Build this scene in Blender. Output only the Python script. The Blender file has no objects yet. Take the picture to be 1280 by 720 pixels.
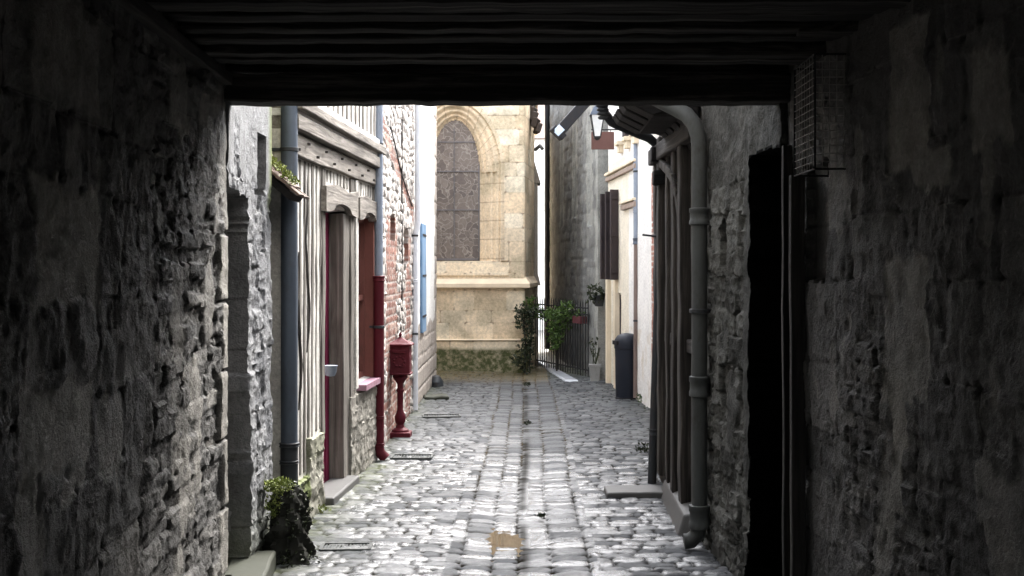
import bpy, math, random
import numpy as np
from mathutils import Vector, Matrix
random.seed(7)
R = math.radians
scene = bpy.context.scene
COL = scene.collection
F, CX, HY, EYE = 1500.0, 660.0, 335.0, 1.65      # focal length in photo pixels, vanishing point, eye height

# ------------------------------------------------------------------ noise
def _h(ix, iy, seed):
    ix = ix.astype(np.int64) if hasattr(ix, 'astype') else np.int64(ix)
    iy = iy.astype(np.int64) if hasattr(iy, 'astype') else np.int64(iy)
    n = (ix * 374761393 + iy * 668265263 + seed * 2246822519) & 0xFFFFFFFF
    n = ((n ^ (n >> 13)) * 1274126177) & 0xFFFFFFFF
    n = ((n ^ (n >> 16)) * 2654435761) & 0xFFFFFFFF
    return ((n ^ (n >> 15)) & 0xFFFFFF) / float(0xFFFFFF)
def vn(x, y, seed=0):
    x0 = np.floor(x); y0 = np.floor(y); fx = x - x0; fy = y - y0
    fx = fx*fx*fx*(fx*(fx*6-15)+10); fy = fy*fy*fy*(fy*(fy*6-15)+10)
    a = _h(x0, y0, seed); b = _h(x0+1, y0, seed); c = _h(x0, y0+1, seed); d = _h(x0+1, y0+1, seed)
    return (a*(1-fx)+b*fx)*(1-fy) + (c*(1-fx)+d*fx)*fy
def fbm(x, y, seed=0, o=4):
    t = 0; a = .5; s = 0
    for i in range(o):
        t = t + a*vn(x*2**i+i*7.3, y*2**i-i*3.1, seed+i); s += a; a *= .5
    return t/s - .5                                # about -0.5 .. 0.5
def crag(x, y, seed=0, o=4):                     # ridged, chipped-stone noise 0..1
    t = 0; a = .5; s = 0
    for i in range(o):
        t = t + a*(1-np.abs(vn(x*2**i+i*5.1, y*2**i+i*2.7, seed+i)*2-1)); s += a; a *= .55
    return (t/s)**2
def sst(a, b, x):
    t = np.clip((x-a)/(b-a), 0, 1); return t*t*(3-2*t)
def courses(S, Z, w, h, seed, jit=.3, warp=.012, wf=3.0, run=0.0):
    s = S + 2*warp*fbm(S*wf, Z*wf, seed+11, 3); z = Z + 2*warp*fbm(S*wf*.8, Z*wf, seed+23, 3) + run*S
    v = z/h; r0 = np.floor(v); jj = lambda r: (_h(r, r*0+5, seed+3)-.5)*.35
    lo = r0 + jj(r0); hi = r0+1+jj(r0+1)
    r = np.where(v < lo, r0-1, np.where(v > hi, r0+1, r0))
    lo = r + jj(r); hi = r+1+jj(r+1)
    u = s/w*(.8+.4*_h(r, r*0+9, seed)) + _h(r, r*0+1, seed)*7.0
    i0 = np.floor(u); ju = lambda i: (_h(i, r, seed+5)-.5)*2*jit
    i = np.where(u < i0+ju(i0), i0-1, np.where(u > i0+1+ju(i0+1), i0+1, i0))
    e0 = i+ju(i); e1 = i+1+ju(i+1)
    dx = np.minimum(u-e0, e1-u)*w; dz = np.minimum(v-lo, hi-v)*h
    d = -np.log(np.exp(-np.clip(dx,0,1)*60)+np.exp(-np.clip(dz,0,1)*60))/60 + .006
    cu = (u-(e0+e1)/2)*w; cv = (v-(lo+hi)/2)*h
    return d, _h(i, r, seed+31), _h(i, r, seed+57), _h(i, r, seed+77), cu, cv
def rubble(S, Z, w, h, seed, warp=.03, jit=.85):
    s = S + 2*warp*fbm(S*4, Z*4, seed+1, 3); z = Z + 2*warp*fbm(S*4, Z*4, seed+2, 3)
    u = s/w; v = z/h; u = u + .5*(np.floor(v) % 2)*0
    iu = np.floor(u); iv = np.floor(v)
    f1 = np.full(u.shape, 9.); f2 = f1.copy(); id1 = f1*0; id2 = f1*0
    for a in (-1, 0, 1):
        for b in (-1, 0, 1):
            cu = iu+a; cv = iv+b
            off = .5*(cv % 2)
            px = cu+.5+off*0+(_h(cu, cv, seed)-.5)*jit; py = cv+.5+(_h(cu, cv, seed+9)-.5)*jit
            d = (np.abs(u-px)**2.6+np.abs(v-py)**2.6)**(1/2.6)
            new = d < f1
            f2 = np.where(new, f1, np.minimum(f2, d)); id1 = np.where(new, _h(cu, cv, seed+31), id1)
            id2 = np.where(new, _h(cu, cv, seed+41), id2); f1 = np.where(new, d, f1)
    return (f2-f1)*min(w, h)*.5, id1, id2, f1

# ------------------------------------------------------------------ objects
def tag(o, label=None, cat=None, group=None, kind=None):
    if label: o['label'] = label
    if cat: o['category'] = cat
    if group: o['group'] = group
    if kind: o['kind'] = kind
    return o
WLOC = {}
def thing(name, label, cat, loc, group=None):
    o = bpy.data.objects.new(name, None); COL.objects.link(o)
    o.location = loc; o.empty_display_size = .1; WLOC[o.name] = Vector(loc)
    return tag(o, label, cat, group)
def link_mesh(name, me, parent, loc=None):
    base = WLOC[parent.name] if parent else Vector(loc or (0, 0, 0))
    me.transform(Matrix.Translation(-base))
    o = bpy.data.objects.new(name, me); COL.objects.link(o)
    if parent: o.parent = parent
    else: o.location = base
    WLOC[o.name] = base
    return o

class MB:
    def __init__(self): self.v = []; self.f = []
    def box(self, c, s, rz=0, rx=0, ry=0):
        m = Matrix.Translation(c) @ Matrix.Rotation(rz, 4, 'Z') @ Matrix.Rotation(ry, 4, 'Y') @ Matrix.Rotation(rx, 4, 'X')
        n = len(self.v)
        for x in (-.5, .5):
            for y in (-.5, .5):
                for z in (-.5, .5): self.v.append(tuple(m @ Vector((x*s[0], y*s[1], z*s[2]))))
        for q in ((0,1,3,2),(4,6,7,5),(0,4,5,1),(2,3,7,6),(0,2,6,4),(1,5,7,3)): self.f.append(tuple(n+i for i in q))
        return self
    def span(self, a, b):
        return self.box([(a[i]+b[i])/2 for i in range(3)], [abs(b[i]-a[i]) for i in range(3)])
    def beam(self, a, b, w, h, up=(0,0,1), seg=1, wob=0):
        a = Vector(a); b = Vector(b); d = (b-a).normalized(); up = Vector(up)
        if abs(d.dot(up)) > .98: up = Vector((1, 0, 0))
        x = d.cross(up).normalized(); y = x.cross(d).normalized(); n = len(self.v)
        for k in range(seg+1):
            p = a.lerp(b, k/seg) + x*random.uniform(-wob, wob) + y*random.uniform(-wob, wob)
            ww = w*random.uniform(1-wob*4, 1+wob*4); hh = h*random.uniform(1-wob*4, 1+wob*4)
            for sx, sy in ((-1,-1),(1,-1),(1,1),(-1,1)): self.v.append(tuple(p+x*sx*ww/2+y*sy*hh/2))
        for k in range(seg):
            for i in range(4):
                j = (i+1) % 4; self.f.append((n+4*k+i, n+4*k+j, n+4*k+4+j, n+4*k+4+i))
        self.f.append((n+3, n+2, n+1, n)); m = n+4*seg; self.f.append((m, m+1, m+2, m+3))
        return self
    def tube(self, pts, r, n=16, cap=True):
        pts = [Vector(p) for p in pts]; rs = r if isinstance(r, (list, tuple)) else [r]*len(pts)
        s = len(self.v); prev = None
        for i, p in enumerate(pts):
            d = (pts[min(i+1, len(pts)-1)]-pts[max(i-1, 0)]).normalized()
            if prev is None:
                up = Vector((0, 1, 0)) if abs(d.y) < .9 else Vector((1, 0, 0))
                x = d.cross(up).normalized()
            else: x = (prev-d*prev.dot(d)).normalized()
            prev = x; y = d.cross(x)
            for k in range(n):
                a = 2*math.pi*k/n; self.v.append(tuple(p+(x*math.cos(a)+y*math.sin(a))*rs[i]))
        for i in range(len(pts)-1):
            for k in range(n):
                j = (k+1) % n; self.f.append((s+i*n+k, s+i*n+j, s+(i+1)*n+j, s+(i+1)*n+k))
        if cap:
            self.f.append(tuple(s+k for k in range(n))[::-1]); m = s+(len(pts)-1)*n; self.f.append(tuple(m+k for k in range(n)))
        return self
    def lathe(self, c, prof, n=24, sx=1, sy=1, rz=0):
        s = len(self.v)
        for r, z in prof:
            for k in range(n):
                a = 2*math.pi*k/n+rz; self.v.append((c[0]+r*sx*math.cos(a), c[1]+r*sy*math.sin(a), c[2]+z))
        for i in range(len(prof)-1):
            for k in range(n):
                j = (k+1) % n; self.f.append((s+i*n+k, s+i*n+j, s+(i+1)*n+j, s+(i+1)*n+k))
        self.f.append(tuple(s+k for k in range(n))[::-1]); m = s+(len(prof)-1)*n; self.f.append(tuple(m+k for k in range(n)))
        return self
    def prism(self, poly, z0, z1):
        n = len(self.v); k = len(poly)
        for z in (z0, z1):
            for x, y in poly: self.v.append((x, y, z))
        self.f.append(tuple(range(n, n+k))[::-1]); self.f.append(tuple(range(n+k, n+2*k)))
        for i in range(k): j = (i+1) % k; self.f.append((n+i, n+j, n+k+j, n+k+i))
        return self
    def poly3(self, bottom, top):
        n = len(self.v); k = len(bottom); self.v += [tuple(p) for p in bottom]+[tuple(p) for p in top]
        self.f.append(tuple(range(n, n+k))[::-1]); self.f.append(tuple(range(n+k, n+2*k)))
        for i in range(k): j = (i+1) % k; self.f.append((n+i, n+j, n+k+j, n+k+i))
        return self
    def leaves(self, c, rad, n, size, up=.3):
        for _ in range(n):
            while True:
                p = Vector((random.uniform(-1,1), random.uniform(-1,1), random.uniform(-1,1)))
                if p.length < 1: break
            q = Vector(c)+Vector((p.x*rad[0], p.y*rad[1], p.z*rad[2]))
            d = Vector((random.gauss(0,1), random.gauss(0,1), random.gauss(up,.7))).normalized()
            e = d.cross(Vector((random.gauss(0,1), random.gauss(0,1), random.gauss(0,1)))).normalized()
            g = d.cross(e)*.25; s = size*random.uniform(.6, 1.4); k = len(self.v)
            self.v += [tuple(q), tuple(q+d*s*.5+e*s*.3+g*s), tuple(q+d*s), tuple(q+d*s*.5-e*s*.3+g*s)]
            self.f += [(k, k+1, k+2), (k, k+2, k+3)]
        return self
    def build(self, name, mat, parent=None, smooth=35, bevel=0, loc=None):
        me = bpy.data.meshes.new(name); me.from_pydata(self.v, [], self.f); me.validate()
        me.materials.append(mat)
        import bmesh
        bm = bmesh.new(); bm.from_mesh(me); bmesh.ops.recalc_face_normals(bm, faces=bm.faces); bm.to_mesh(me); bm.free()
        if smooth:
            me.polygons.foreach_set('use_smooth', [True]*len(me.polygons)); me.set_sharp_from_angle(angle=R(smooth))
        o = link_mesh(name, me, parent, loc)
        if bevel:
            b = o.modifiers.new('Bevel', 'BEVEL'); b.width = bevel; b.segments = 2; b.limit_method = 'ANGLE'
        return o

def attrs(me, d):
    for k, a in d.items():
        at = me.attributes.new(k, 'FLOAT', 'POINT'); at.data.foreach_set('value', np.ascontiguousarray(a, dtype=np.float32).ravel())

# a wall front as a relief sheet along a plan line; offsets are real depth, the rim folds back into the wall
class Plan:
    def __init__(self, pts, side):
        self.p = np.array(pts, float); d = np.diff(self.p, axis=0); L = np.hypot(d[:,0], d[:,1])
        self.cum = np.concatenate([[0], np.cumsum(L)]); self.L = self.cum[-1]
        t = d/L[:,None]; self.n = np.stack([t[:,1], -t[:,0]], 1)*side
    def at(self, s):
        return np.interp(s, self.cum, self.p[:,0]), np.interp(s, self.cum, self.p[:,1])
    def nor(self, s):
        i = np.clip(np.searchsorted(self.cum, s, side='right')-1, 0, len(self.n)-1); return self.n[i,0], self.n[i,1]
    def px(self, px, py=None):                     # where a photo column meets this wall: distance along it (and height)
        s = np.linspace(0, self.L, 4000); x, y = self.at(s)
        i = np.argmin(np.abs(CX+F*x/np.maximum(y, .3)-px))
        return s[i] if py is None else (s[i], EYE+(HY-py)*y[i]/F)
    def rect(self, x0, y0, x1, y1):
        s0, za = self.px(x0, y0); s1, zb = self.px(x1, y0); _, zc = self.px(x0, y1); _, zd = self.px(x1, y1)
        return min(s0, s1), max(s0, s1), min((zc+zd)/2, (za+zb)/2), max((zc+zd)/2, (za+zb)/2)
    def pt(self, s, z, off=0):
        x, y = self.at(s); nx, ny = self.nor(np.array(s)); return Vector((float(x+nx*off), float(y+ny*off), z))
    def board(self, mb, s0, z0, s1, z1, proud, thick=None, back=.02, wob=0):   # a board lying on the wall between two points
        a = self.pt(s0, z0, proud/2-back/2); b = self.pt(s1, z1, proud/2-back/2); nx, ny = self.nor(np.array((s0+s1)/2))
        nrm = Vector((float(nx), float(ny), 0))
        L = (b-a).length; seg = max(1, int(L/.25)) if wob else 1
        mb.beam(a, b, proud+back, thick, up=(b-a).cross(nrm).normalized(), seg=seg, wob=wob)
        return mb

def sheet(name, plan, z0, z1, res, fn, mat, parent, depth=.45, ns=None, nz=None):
    ns = ns or int(plan.L/res)+1; nz = nz or int((z1-z0)/res)+1
    s = np.linspace(0, plan.L, ns); z = np.linspace(z0, z1, nz)
    S, Z = np.meshgrid(s, z, indexing='ij')
    r = fn(S, Z); off = r.pop('off')
    pad = lambda a: np.pad(a, 1, mode='edge')
    S, Z, off = pad(S), pad(Z), pad(off)
    off[0,:] = off[-1,:] = -depth; off[:,0] = off[:,-1] = -depth
    x, y = plan.at(S); nx, ny = plan.nor(S)
    X = x+nx*off; Y = y+ny*off
    n0, n1 = S.shape
    v = np.stack([X, Y, Z], -1).reshape(-1, 3)
    idx = np.arange(n0*n1).reshape(n0, n1)
    q = np.stack([idx[:-1,:-1], idx[1:,:-1], idx[1:,1:], idx[:-1,1:]], -1).reshape(-1, 4)
    # orient outwards
    t = plan.p[1]-plan.p[0]
    if (t[1]*plan.n[0][0]-t[0]*plan.n[0][1]) < 0: q = q[:, ::-1]
    me = quickmesh(name, v, q); me.materials.append(mat)
    attrs(me, {k: pad(np.broadcast_to(a, (ns, nz)).astype(float)) for k, a in r.items()})
    me.set_sharp_from_angle(angle=R(50))
    return link_mesh(name, me, parent)
def quickmesh(name, v, q):
    me = bpy.data.meshes.new(name)
    me.vertices.add(len(v)); me.vertices.foreach_set('co', v.astype(np.float32).ravel())
    me.loops.add(q.size); me.loops.foreach_set('vertex_index', q.astype(np.int32).ravel())
    me.polygons.add(len(q)); me.polygons.foreach_set('loop_start', np.arange(0, q.size, 4, dtype=np.int32))
    me.update(calc_edges=True)
    me.polygons.foreach_set('use_smooth', np.ones(len(q), dtype=bool)); me.update()
    return me
def hole(S, Z, r, arch=0, jag=.008, seed=1):
    s0, s1, z0, z1 = r; c = (s0+s1)/2; w = (s1-s0)/2
    top = z1-arch*(1-np.sqrt(np.clip(1-((S-c)/w)**2, 0, 1)))
    j = jag*2*fbm(S*14, Z*14, seed, 2)
    return (np.abs(S-c) < w+j) & (Z > z0+j) & (Z < top+j)

# ------------------------------------------------------------------ materials
def newmat(name):
    m = bpy.data.materials.new(name); m.use_nodes = True; nt = m.node_tree; nt.nodes.clear()
    out = nt.nodes.new('ShaderNodeOutputMaterial'); b = nt.nodes.new('ShaderNodeBsdfPrincipled')
    nt.links.new(b.outputs[0], out.inputs[0]); return m, nt, b
class NT:
    def __init__(s, nt): s.nt = nt
    def n(s, t, **k):
        x = s.nt.nodes.new(t)
        for a, b in k.items(): setattr(x, a, b)
        return x
    def l(s, a, b): s.nt.links.new(a, b)
    def pos(s, scale=(1,1,1)):
        c = s.n('ShaderNodeTexCoord'); m = s.n('ShaderNodeMapping'); m.inputs['Scale'].default_value = scale
        s.l(c.outputs['Object'], m.inputs['Vector']); return m.outputs[0]
    def noise(s, vec, scale, detail=5, rough=.6, dist=0):
        x = s.n('ShaderNodeTexNoise'); x.inputs['Scale'].default_value = scale; x.inputs['Detail'].default_value = detail
        x.inputs['Roughness'].default_value = rough; x.inputs['Distortion'].default_value = dist; s.l(vec, x.inputs['Vector']); return x.outputs['Fac']
    def ramp(s, fac, stops):
        x = s.n('ShaderNodeValToRGB'); e = x.color_ramp.elements
        while len(e) < len(stops): e.new(.5)
        for i, (p, c) in enumerate(stops):
            e[i].position = p; c = (c,)*3 if isinstance(c, (int, float)) else c; e[i].color = (*c, 1)
        s.l(fac, x.inputs[0]); return x.outputs[0]
    def mix(s, fac, a, b, mode='MIX'):
        x = s.n('ShaderNodeMix', data_type='RGBA', blend_type=mode)
        for v, i in ((fac, 0), (a, 6), (b, 7)):
            if hasattr(v, 'links') or hasattr(v, 'is_linked'): s.l(v, x.inputs[i])
            elif isinstance(v, (int, float)): x.inputs[i].default_value = v if i == 0 else (v, v, v, 1)
            else: x.inputs[i].default_value = (*v, 1)
        return x.outputs[2]
    def math(s, op, a, b=0, clamp=False):
        x = s.n('ShaderNodeMath', operation=op, use_clamp=clamp)
        for v, i in ((a, 0), (b, 1)):
            if isinstance(v, (int, float)): x.inputs[i].default_value = v
            else: s.l(v, x.inputs[i])
        return x.outputs[0]
    def attr(s, k): x = s.n('ShaderNodeAttribute', attribute_name=k); return x.outputs['Fac']
    def bump(s, bsdf, h, strength=.5, dist=.01):
        x = s.n('ShaderNodeBump'); x.inputs['Strength'].default_value = strength; x.inputs['Distance'].default_value = dist
        s.l(h, x.inputs['Height']); s.l(x.outputs[0], bsdf.inputs['Normal'])

def masonry(name, stone, mortar, alt=None, rough=(.7, .95), moss=None, mossamt=0, blotch=.5, bump=.5, fine=40, alt2=None, spec=.3):
    m, nt, b = newmat(name); t = NT(nt); p = t.pos()
    n = len(stone); c = t.ramp(t.attr('tone'), [(i/(n-1), s) for i, s in enumerate(stone)])
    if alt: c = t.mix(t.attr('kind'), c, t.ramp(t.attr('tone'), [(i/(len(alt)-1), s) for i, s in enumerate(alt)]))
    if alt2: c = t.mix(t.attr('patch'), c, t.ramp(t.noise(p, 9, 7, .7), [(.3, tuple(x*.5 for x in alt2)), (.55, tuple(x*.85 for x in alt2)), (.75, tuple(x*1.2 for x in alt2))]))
    n1 = t.noise(p, 3.2, 6, .65); n2 = t.noise(p, fine, 5, .7)
    c = t.mix(t.attr('mortar'), c, mortar)
    c = t.mix(blotch, c, t.ramp(n1, [(.3, .45), (.5, .95), (.72, 1.35)]), 'MULTIPLY')
    c = t.mix(.7, c, t.ramp(n2, [(.3, .6), (.55, 1.0), (.75, 1.3)]), 'MULTIPLY')
    if moss:
        mm = t.math('MULTIPLY', t.attr('moss'), t.ramp(t.noise(p, 9, 5, .7), [(.2, .35), (.55, 1)]), True)
        c = t.mix(mm, c, t.mix(n2, tuple(x*.5 for x in moss), moss))
    nt.links.new(c, b.inputs['Base Color'])
    t.l(t.ramp(n1, [(.3, rough[0]), (.7, rough[1])]), b.inputs['Roughness'])
    b.inputs['Specular IOR Level'].default_value = spec
    t.bump(b, n2, bump, .02)
    return m
def wood(name, cols, axis='Z', rough=.85, scale=1.0):
    m, nt, b = newmat(name); t = NT(nt)
    sc = {'X': (1.2, 26, 26), 'Y': (26, 1.2, 26), 'Z': (26, 26, 1.2)}[axis]
    p = t.pos(tuple(x*scale for x in sc)); g = t.noise(p, 1, 6, .65, .6); q = t.noise(t.pos(), 2.5, 4)
    c = t.ramp(g, [(.3, cols[0]), (.5, cols[1]), (.68, cols[-1])])
    c = t.mix(.5, c, t.ramp(q, [(.3, .5), (.7, 1.3)]), 'MULTIPLY')
    t.l(c, b.inputs['Base Color']); b.inputs['Roughness'].default_value = rough; b.inputs['Specular IOR Level'].default_value = .25
    t.bump(b, g, .9, .012); return m
def paint(name, col, rough=.45, metal=0, dirt=.35, dcol=(.07,.05,.035), bump=.3, sc=18):
    m, nt, b = newmat(name); t = NT(nt); p = t.pos((1,1,.45)); n = t.noise(p, sc, 6, .7); k = t.noise(p, sc*.25, 3)
    c = t.mix(t.math('MULTIPLY', t.ramp(n, [(.5, 0), (.72, 1)]), dirt), col, dcol)
    c = t.mix(.4, c, t.ramp(k, [(.3, .55), (.7, 1.35)]), 'MULTIPLY')
    t.l(c, b.inputs['Base Color']); t.l(t.ramp(n, [(.3, rough), (.7, min(1, rough+.3))]), b.inputs['Roughness'])
    b.inputs['Metallic'].default_value = metal; b.inputs['Specular IOR Level'].default_value = .25; t.bump(b, n, bump, .004); return m
def leafmat(name, a, b_):
    m, nt, b = newmat(name); t = NT(nt); n = t.noise(t.pos(), 9, 3)
    t.l(t.ramp(n, [(.35, a), (.65, b_)]), b.inputs['Base Color']); b.inputs['Roughness'].default_value = .5
    b.inputs['Specular IOR Level'].default_value = .3
    return m

M = {}
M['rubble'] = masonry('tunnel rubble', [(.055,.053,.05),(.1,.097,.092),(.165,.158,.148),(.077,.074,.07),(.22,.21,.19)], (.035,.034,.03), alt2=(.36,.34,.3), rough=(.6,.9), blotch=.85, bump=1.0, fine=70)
M['greystone'] = masonry('pale grey limestone', [(.12,.122,.127),(.18,.182,.187),(.24,.242,.245),(.12,.123,.13),(.31,.312,.315)], (.08,.08,.078), alt2=(.26,.263,.265), moss=(.2,.24,.07), blotch=.7, bump=.8, fine=50)
M['rightstone'] = masonry('weathered wall stone', [(.065,.065,.06),(.11,.11,.1),(.17,.17,.158),(.085,.083,.075)], (.055,.055,.05), alt2=(.115,.115,.108), alt=[(.001,.001,.001),(.0015,.0015,.0015)], blotch=.8, bump=.9, spec=.03)  # alt is the shade of the doorway recess, put into the colour
M['plinth'] = masonry('plinth stone', [(.2,.19,.165),(.28,.265,.23),(.35,.33,.29)], (.17,.16,.14), moss=(.16,.2,.06), blotch=.5)
M['houseb'] = masonry('rubble and brick', [(.4,.37,.34),(.52,.48,.44),(.32,.29,.27),(.58,.55,.51)], (.42,.39,.36), alt=[(.19,.08,.06),(.28,.14,.105),(.15,.065,.05),(.37,.26,.21)], blotch=.5)
M['white'] = masonry('white lime render', [(.72,.71,.69),(.78,.77,.74)], (.6,.58,.55), alt=[(.36,.32,.28),(.42,.37,.33)], blotch=.3, bump=.25)
M['infill'] = masonry('lime plaster infill', [(.52,.5,.46),(.64,.62,.57)], (.5,.48,.45), blotch=.75, bump=.35)
M['ashlar'] = masonry('warm church ashlar', [(.78,.61,.41),(.86,.71,.51),(.7,.55,.37),(.88,.77,.59),(.8,.63,.42)], (.32,.235,.16), moss=(.09,.1,.035), blotch=.35, bump=.4, fine=25)
M['greywall'] = masonry('dark grey flint wall', [(.15,.15,.145),(.19,.19,.18),(.23,.23,.215)], (.17,.17,.16), alt=[(.3,.3,.27),(.36,.355,.32)], blotch=.7)
M['yellow'] = masonry('cream render', [(.76,.69,.56),(.8,.74,.62)], (.6,.5,.36), alt=[(.8,.78,.74),(.83,.81,.77)], blotch=.25, bump=.2)
M['brick'] = masonry('brick and plaster', [(.5,.47,.42),(.6,.56,.5)], (.58,.54,.48), alt=[(.36,.14,.1),(.45,.21,.15),(.32,.11,.08)], blotch=.4)
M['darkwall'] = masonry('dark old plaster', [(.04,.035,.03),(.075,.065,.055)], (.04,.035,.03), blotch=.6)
def cobblemat():
    m, nt, b = newmat('wet stone setts'); t = NT(nt); p = t.pos()
    c = t.ramp(t.attr('tone'), [(0,(.03,.033,.038)),(.25,(.06,.064,.07)),(.5,(.1,.104,.108)),(.75,(.045,.049,.056)),(1,(.14,.143,.145))])
    n1 = t.noise(p, 1.6, 5, .6); n2 = t.noise(p, 45, 5, .7)
    c = t.mix(t.attr('mortar'), c, (.014,.012,.009))
    c = t.mix(.55, c, t.ramp(n2, [(.3, .6), (.7, 1.35)]), 'MULTIPLY'); c = t.mix(.4, c, t.ramp(n1, [(.3, .6), (.7, 1.3)]), 'MULTIPLY')
    mm = t.math('MULTIPLY', t.attr('moss'), t.ramp(t.noise(p, 7, 5, .7), [(.35, 0), (.6, 1)]), True)
    c = t.mix(mm, c, (.05,.058,.02)); c = t.mix(t.math('MULTIPLY', t.attr('leaf'), t.ramp(n2, [(.4,0),(.6,1)]), True), c, (.16,.115,.05))
    t.l(c, b.inputs['Base Color'])
    r = t.ramp(t.math('ADD', t.attr('gloss'), t.math('SUBTRACT', t.noise(p, 14, 5, .7), .5)), [(.15, .68), (.5, .38), (.85, .09)]); r = t.mix(t.attr('mortar'), r, .9); r = t.mix(mm, r, .8)
    r = t.mix(t.math('MULTIPLY', t.attr('dry'), .8), r, .55)
    t.l(r, b.inputs['Roughness']); t.l(t.math('MULTIPLY', t.math('SUBTRACT', 1, t.attr('mortar'), True), t.ramp(t.attr('gloss'), [(.2, .16), (.8, .62)])), b.inputs['Specular IOR Level'])
    t.bump(b, n2, .5, .012); return m
M['cobble'] = cobblemat()
M['oldwood'] = wood('weathered grey oak', [(.07,.063,.055),(.15,.137,.12),(.24,.22,.195)])
M['oldwoodY'] = wood('weathered grey oak rail', [(.09,.08,.07),(.21,.19,.165),(.33,.3,.265)], 'Y')
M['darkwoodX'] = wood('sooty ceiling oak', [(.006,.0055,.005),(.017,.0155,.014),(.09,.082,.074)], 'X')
M['darkwoodY'] = wood('sooty wall plate oak', [(.012,.011,.01),(.028,.025,.022),(.07,.062,.055)], 'Y')
M['darkwood'] = wood('dark post oak', [(.012,.011,.01),(.035,.031,.028),(.1,.09,.08)])
M['blackwood'] = wood('black timber', [(.004,.004,.004),(.008,.007,.007),(.02,.018,.016)], 'X')
M['magenta'] = paint('magenta door paint', (.17,.012,.05), .4, dirt=.3)
M['redwood'] = paint('brown red frame paint', (.2,.075,.06), .6, dirt=.5)
M['zinc'] = paint('blue grey zinc', (.1,.12,.15), .4, .35, dirt=.25)
M['zincdark'] = paint('dark cast iron', (.045,.05,.055), .5, .3, dirt=.3, dcol=(.15,.1,.07))
M['greyiron'] = paint('grey drain iron', (.08,.085,.083), .55, .2, dirt=.6, dcol=(.05,.045,.04))
M['paleblue'] = paint('pale blue grey pipe', (.26,.3,.36), .4, .1)
M['whitepipe'] = paint('white pipe', (.7,.72,.75), .4)
M['redpaint'] = paint('dark red iron paint', (.085,.007,.014), .5, dirt=.3, dcol=(.06,.015,.015))
M['brownpipe'] = paint('brown lower pipe', (.2,.15,.13), .5)
M['shutterbrown'] = paint('brown shutter paint', (.045,.035,.037), .6)
M['blue'] = paint('light blue shutter paint', (.15,.25,.38), .45, dirt=.15)
M['bin'] = paint('blue grey bin plastic', (.016,.02,.03), .35, dirt=.1)
M['black'] = paint('black iron', (.018,.018,.02), .5, .2)
M['sign'] = paint('brown red sign', (.13,.065,.055), .55)
M['potgrey'] = paint('grey plant pot', (.28,.28,.27), .7)
M['potred'] = paint('dark red planter', (.09,.025,.03), .5)
M['cream'] = paint('cream stone trim', (.72,.62,.46), .8, dirt=.2)
M['browntrim'] = paint('brown trim', (.33,.26,.21), .8)
M['lintel'] = M['oldwoodY']
M['leaf'] = leafmat('green leaves', (.03,.06,.015), (.09,.15,.03))
M['leafdark'] = leafmat('dark ivy leaves', (.012,.018,.008), (.035,.045,.018))
M['mossgreen'] = leafmat('bright moss', (.1,.14,.03), (.24,.27,.07))
M['tile'] = masonry('plain tiles', [(.14,.1,.08),(.22,.15,.11),(.18,.13,.1)], (.08,.07,.06), moss=(.22,.26,.07))
def flat(name, col, rough=.8, metal=0, spec=.3):
    m, nt, b = newmat(name); t = NT(nt); n = t.noise(t.pos(), 6, 5)
    t.l(t.mix(.4, col, t.ramp(n, [(.3,.65),(.7,1.25)]), 'MULTIPLY'), b.inputs['Base Color']); b.inputs['Roughness'].default_value = rough
    b.inputs['Metallic'].default_value = metal; b.inputs['Specular IOR Level'].default_value = spec; t.bump(b, n, .3, .01); return m
M['core'] = flat('inner masonry', (.25,.24,.22))
M['roof'] = flat('old roof tiles', (.16,.11,.09))
M['slate'] = flat('roof slate', (.1,.1,.11), .6)
M['groundm'] = flat('wet ground', (.2,.19,.17), .5)
M['stonetrim'] = flat('worn stone block', (.09,.089,.086), .6)
M['stonetrim2'] = flat('mossy step stone', (.04,.043,.03), .7)
M['wetkerb'] = flat('wet pale kerb', (.55,.57,.6), .15)
M['warmtrim'] = flat('warm stone moulding', (.78,.64,.46), .85)
M['far'] = flat('far white render', (.8,.8,.78))
M['glassdark'] = flat('dark window glass', (.02,.022,.025), .08, 0, .6)
M['frost'] = flat('frosted lantern glass', (.75,.76,.74), .35)
M['bluelens'] = flat('pale blue lens', (.5,.6,.72), .2)
def puddlemat():
    m, nt, b = newmat('puddle water'); t = NT(nt); b.inputs['Base Color'].default_value = (.05,.035,.02,1); b.inputs['Roughness'].default_value = .02
    b.inputs['IOR'].default_value = 1.5; t.bump(b, t.noise(t.pos(), 6, 2), .03, .004); return m
M['puddle'] = puddlemat()
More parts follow.
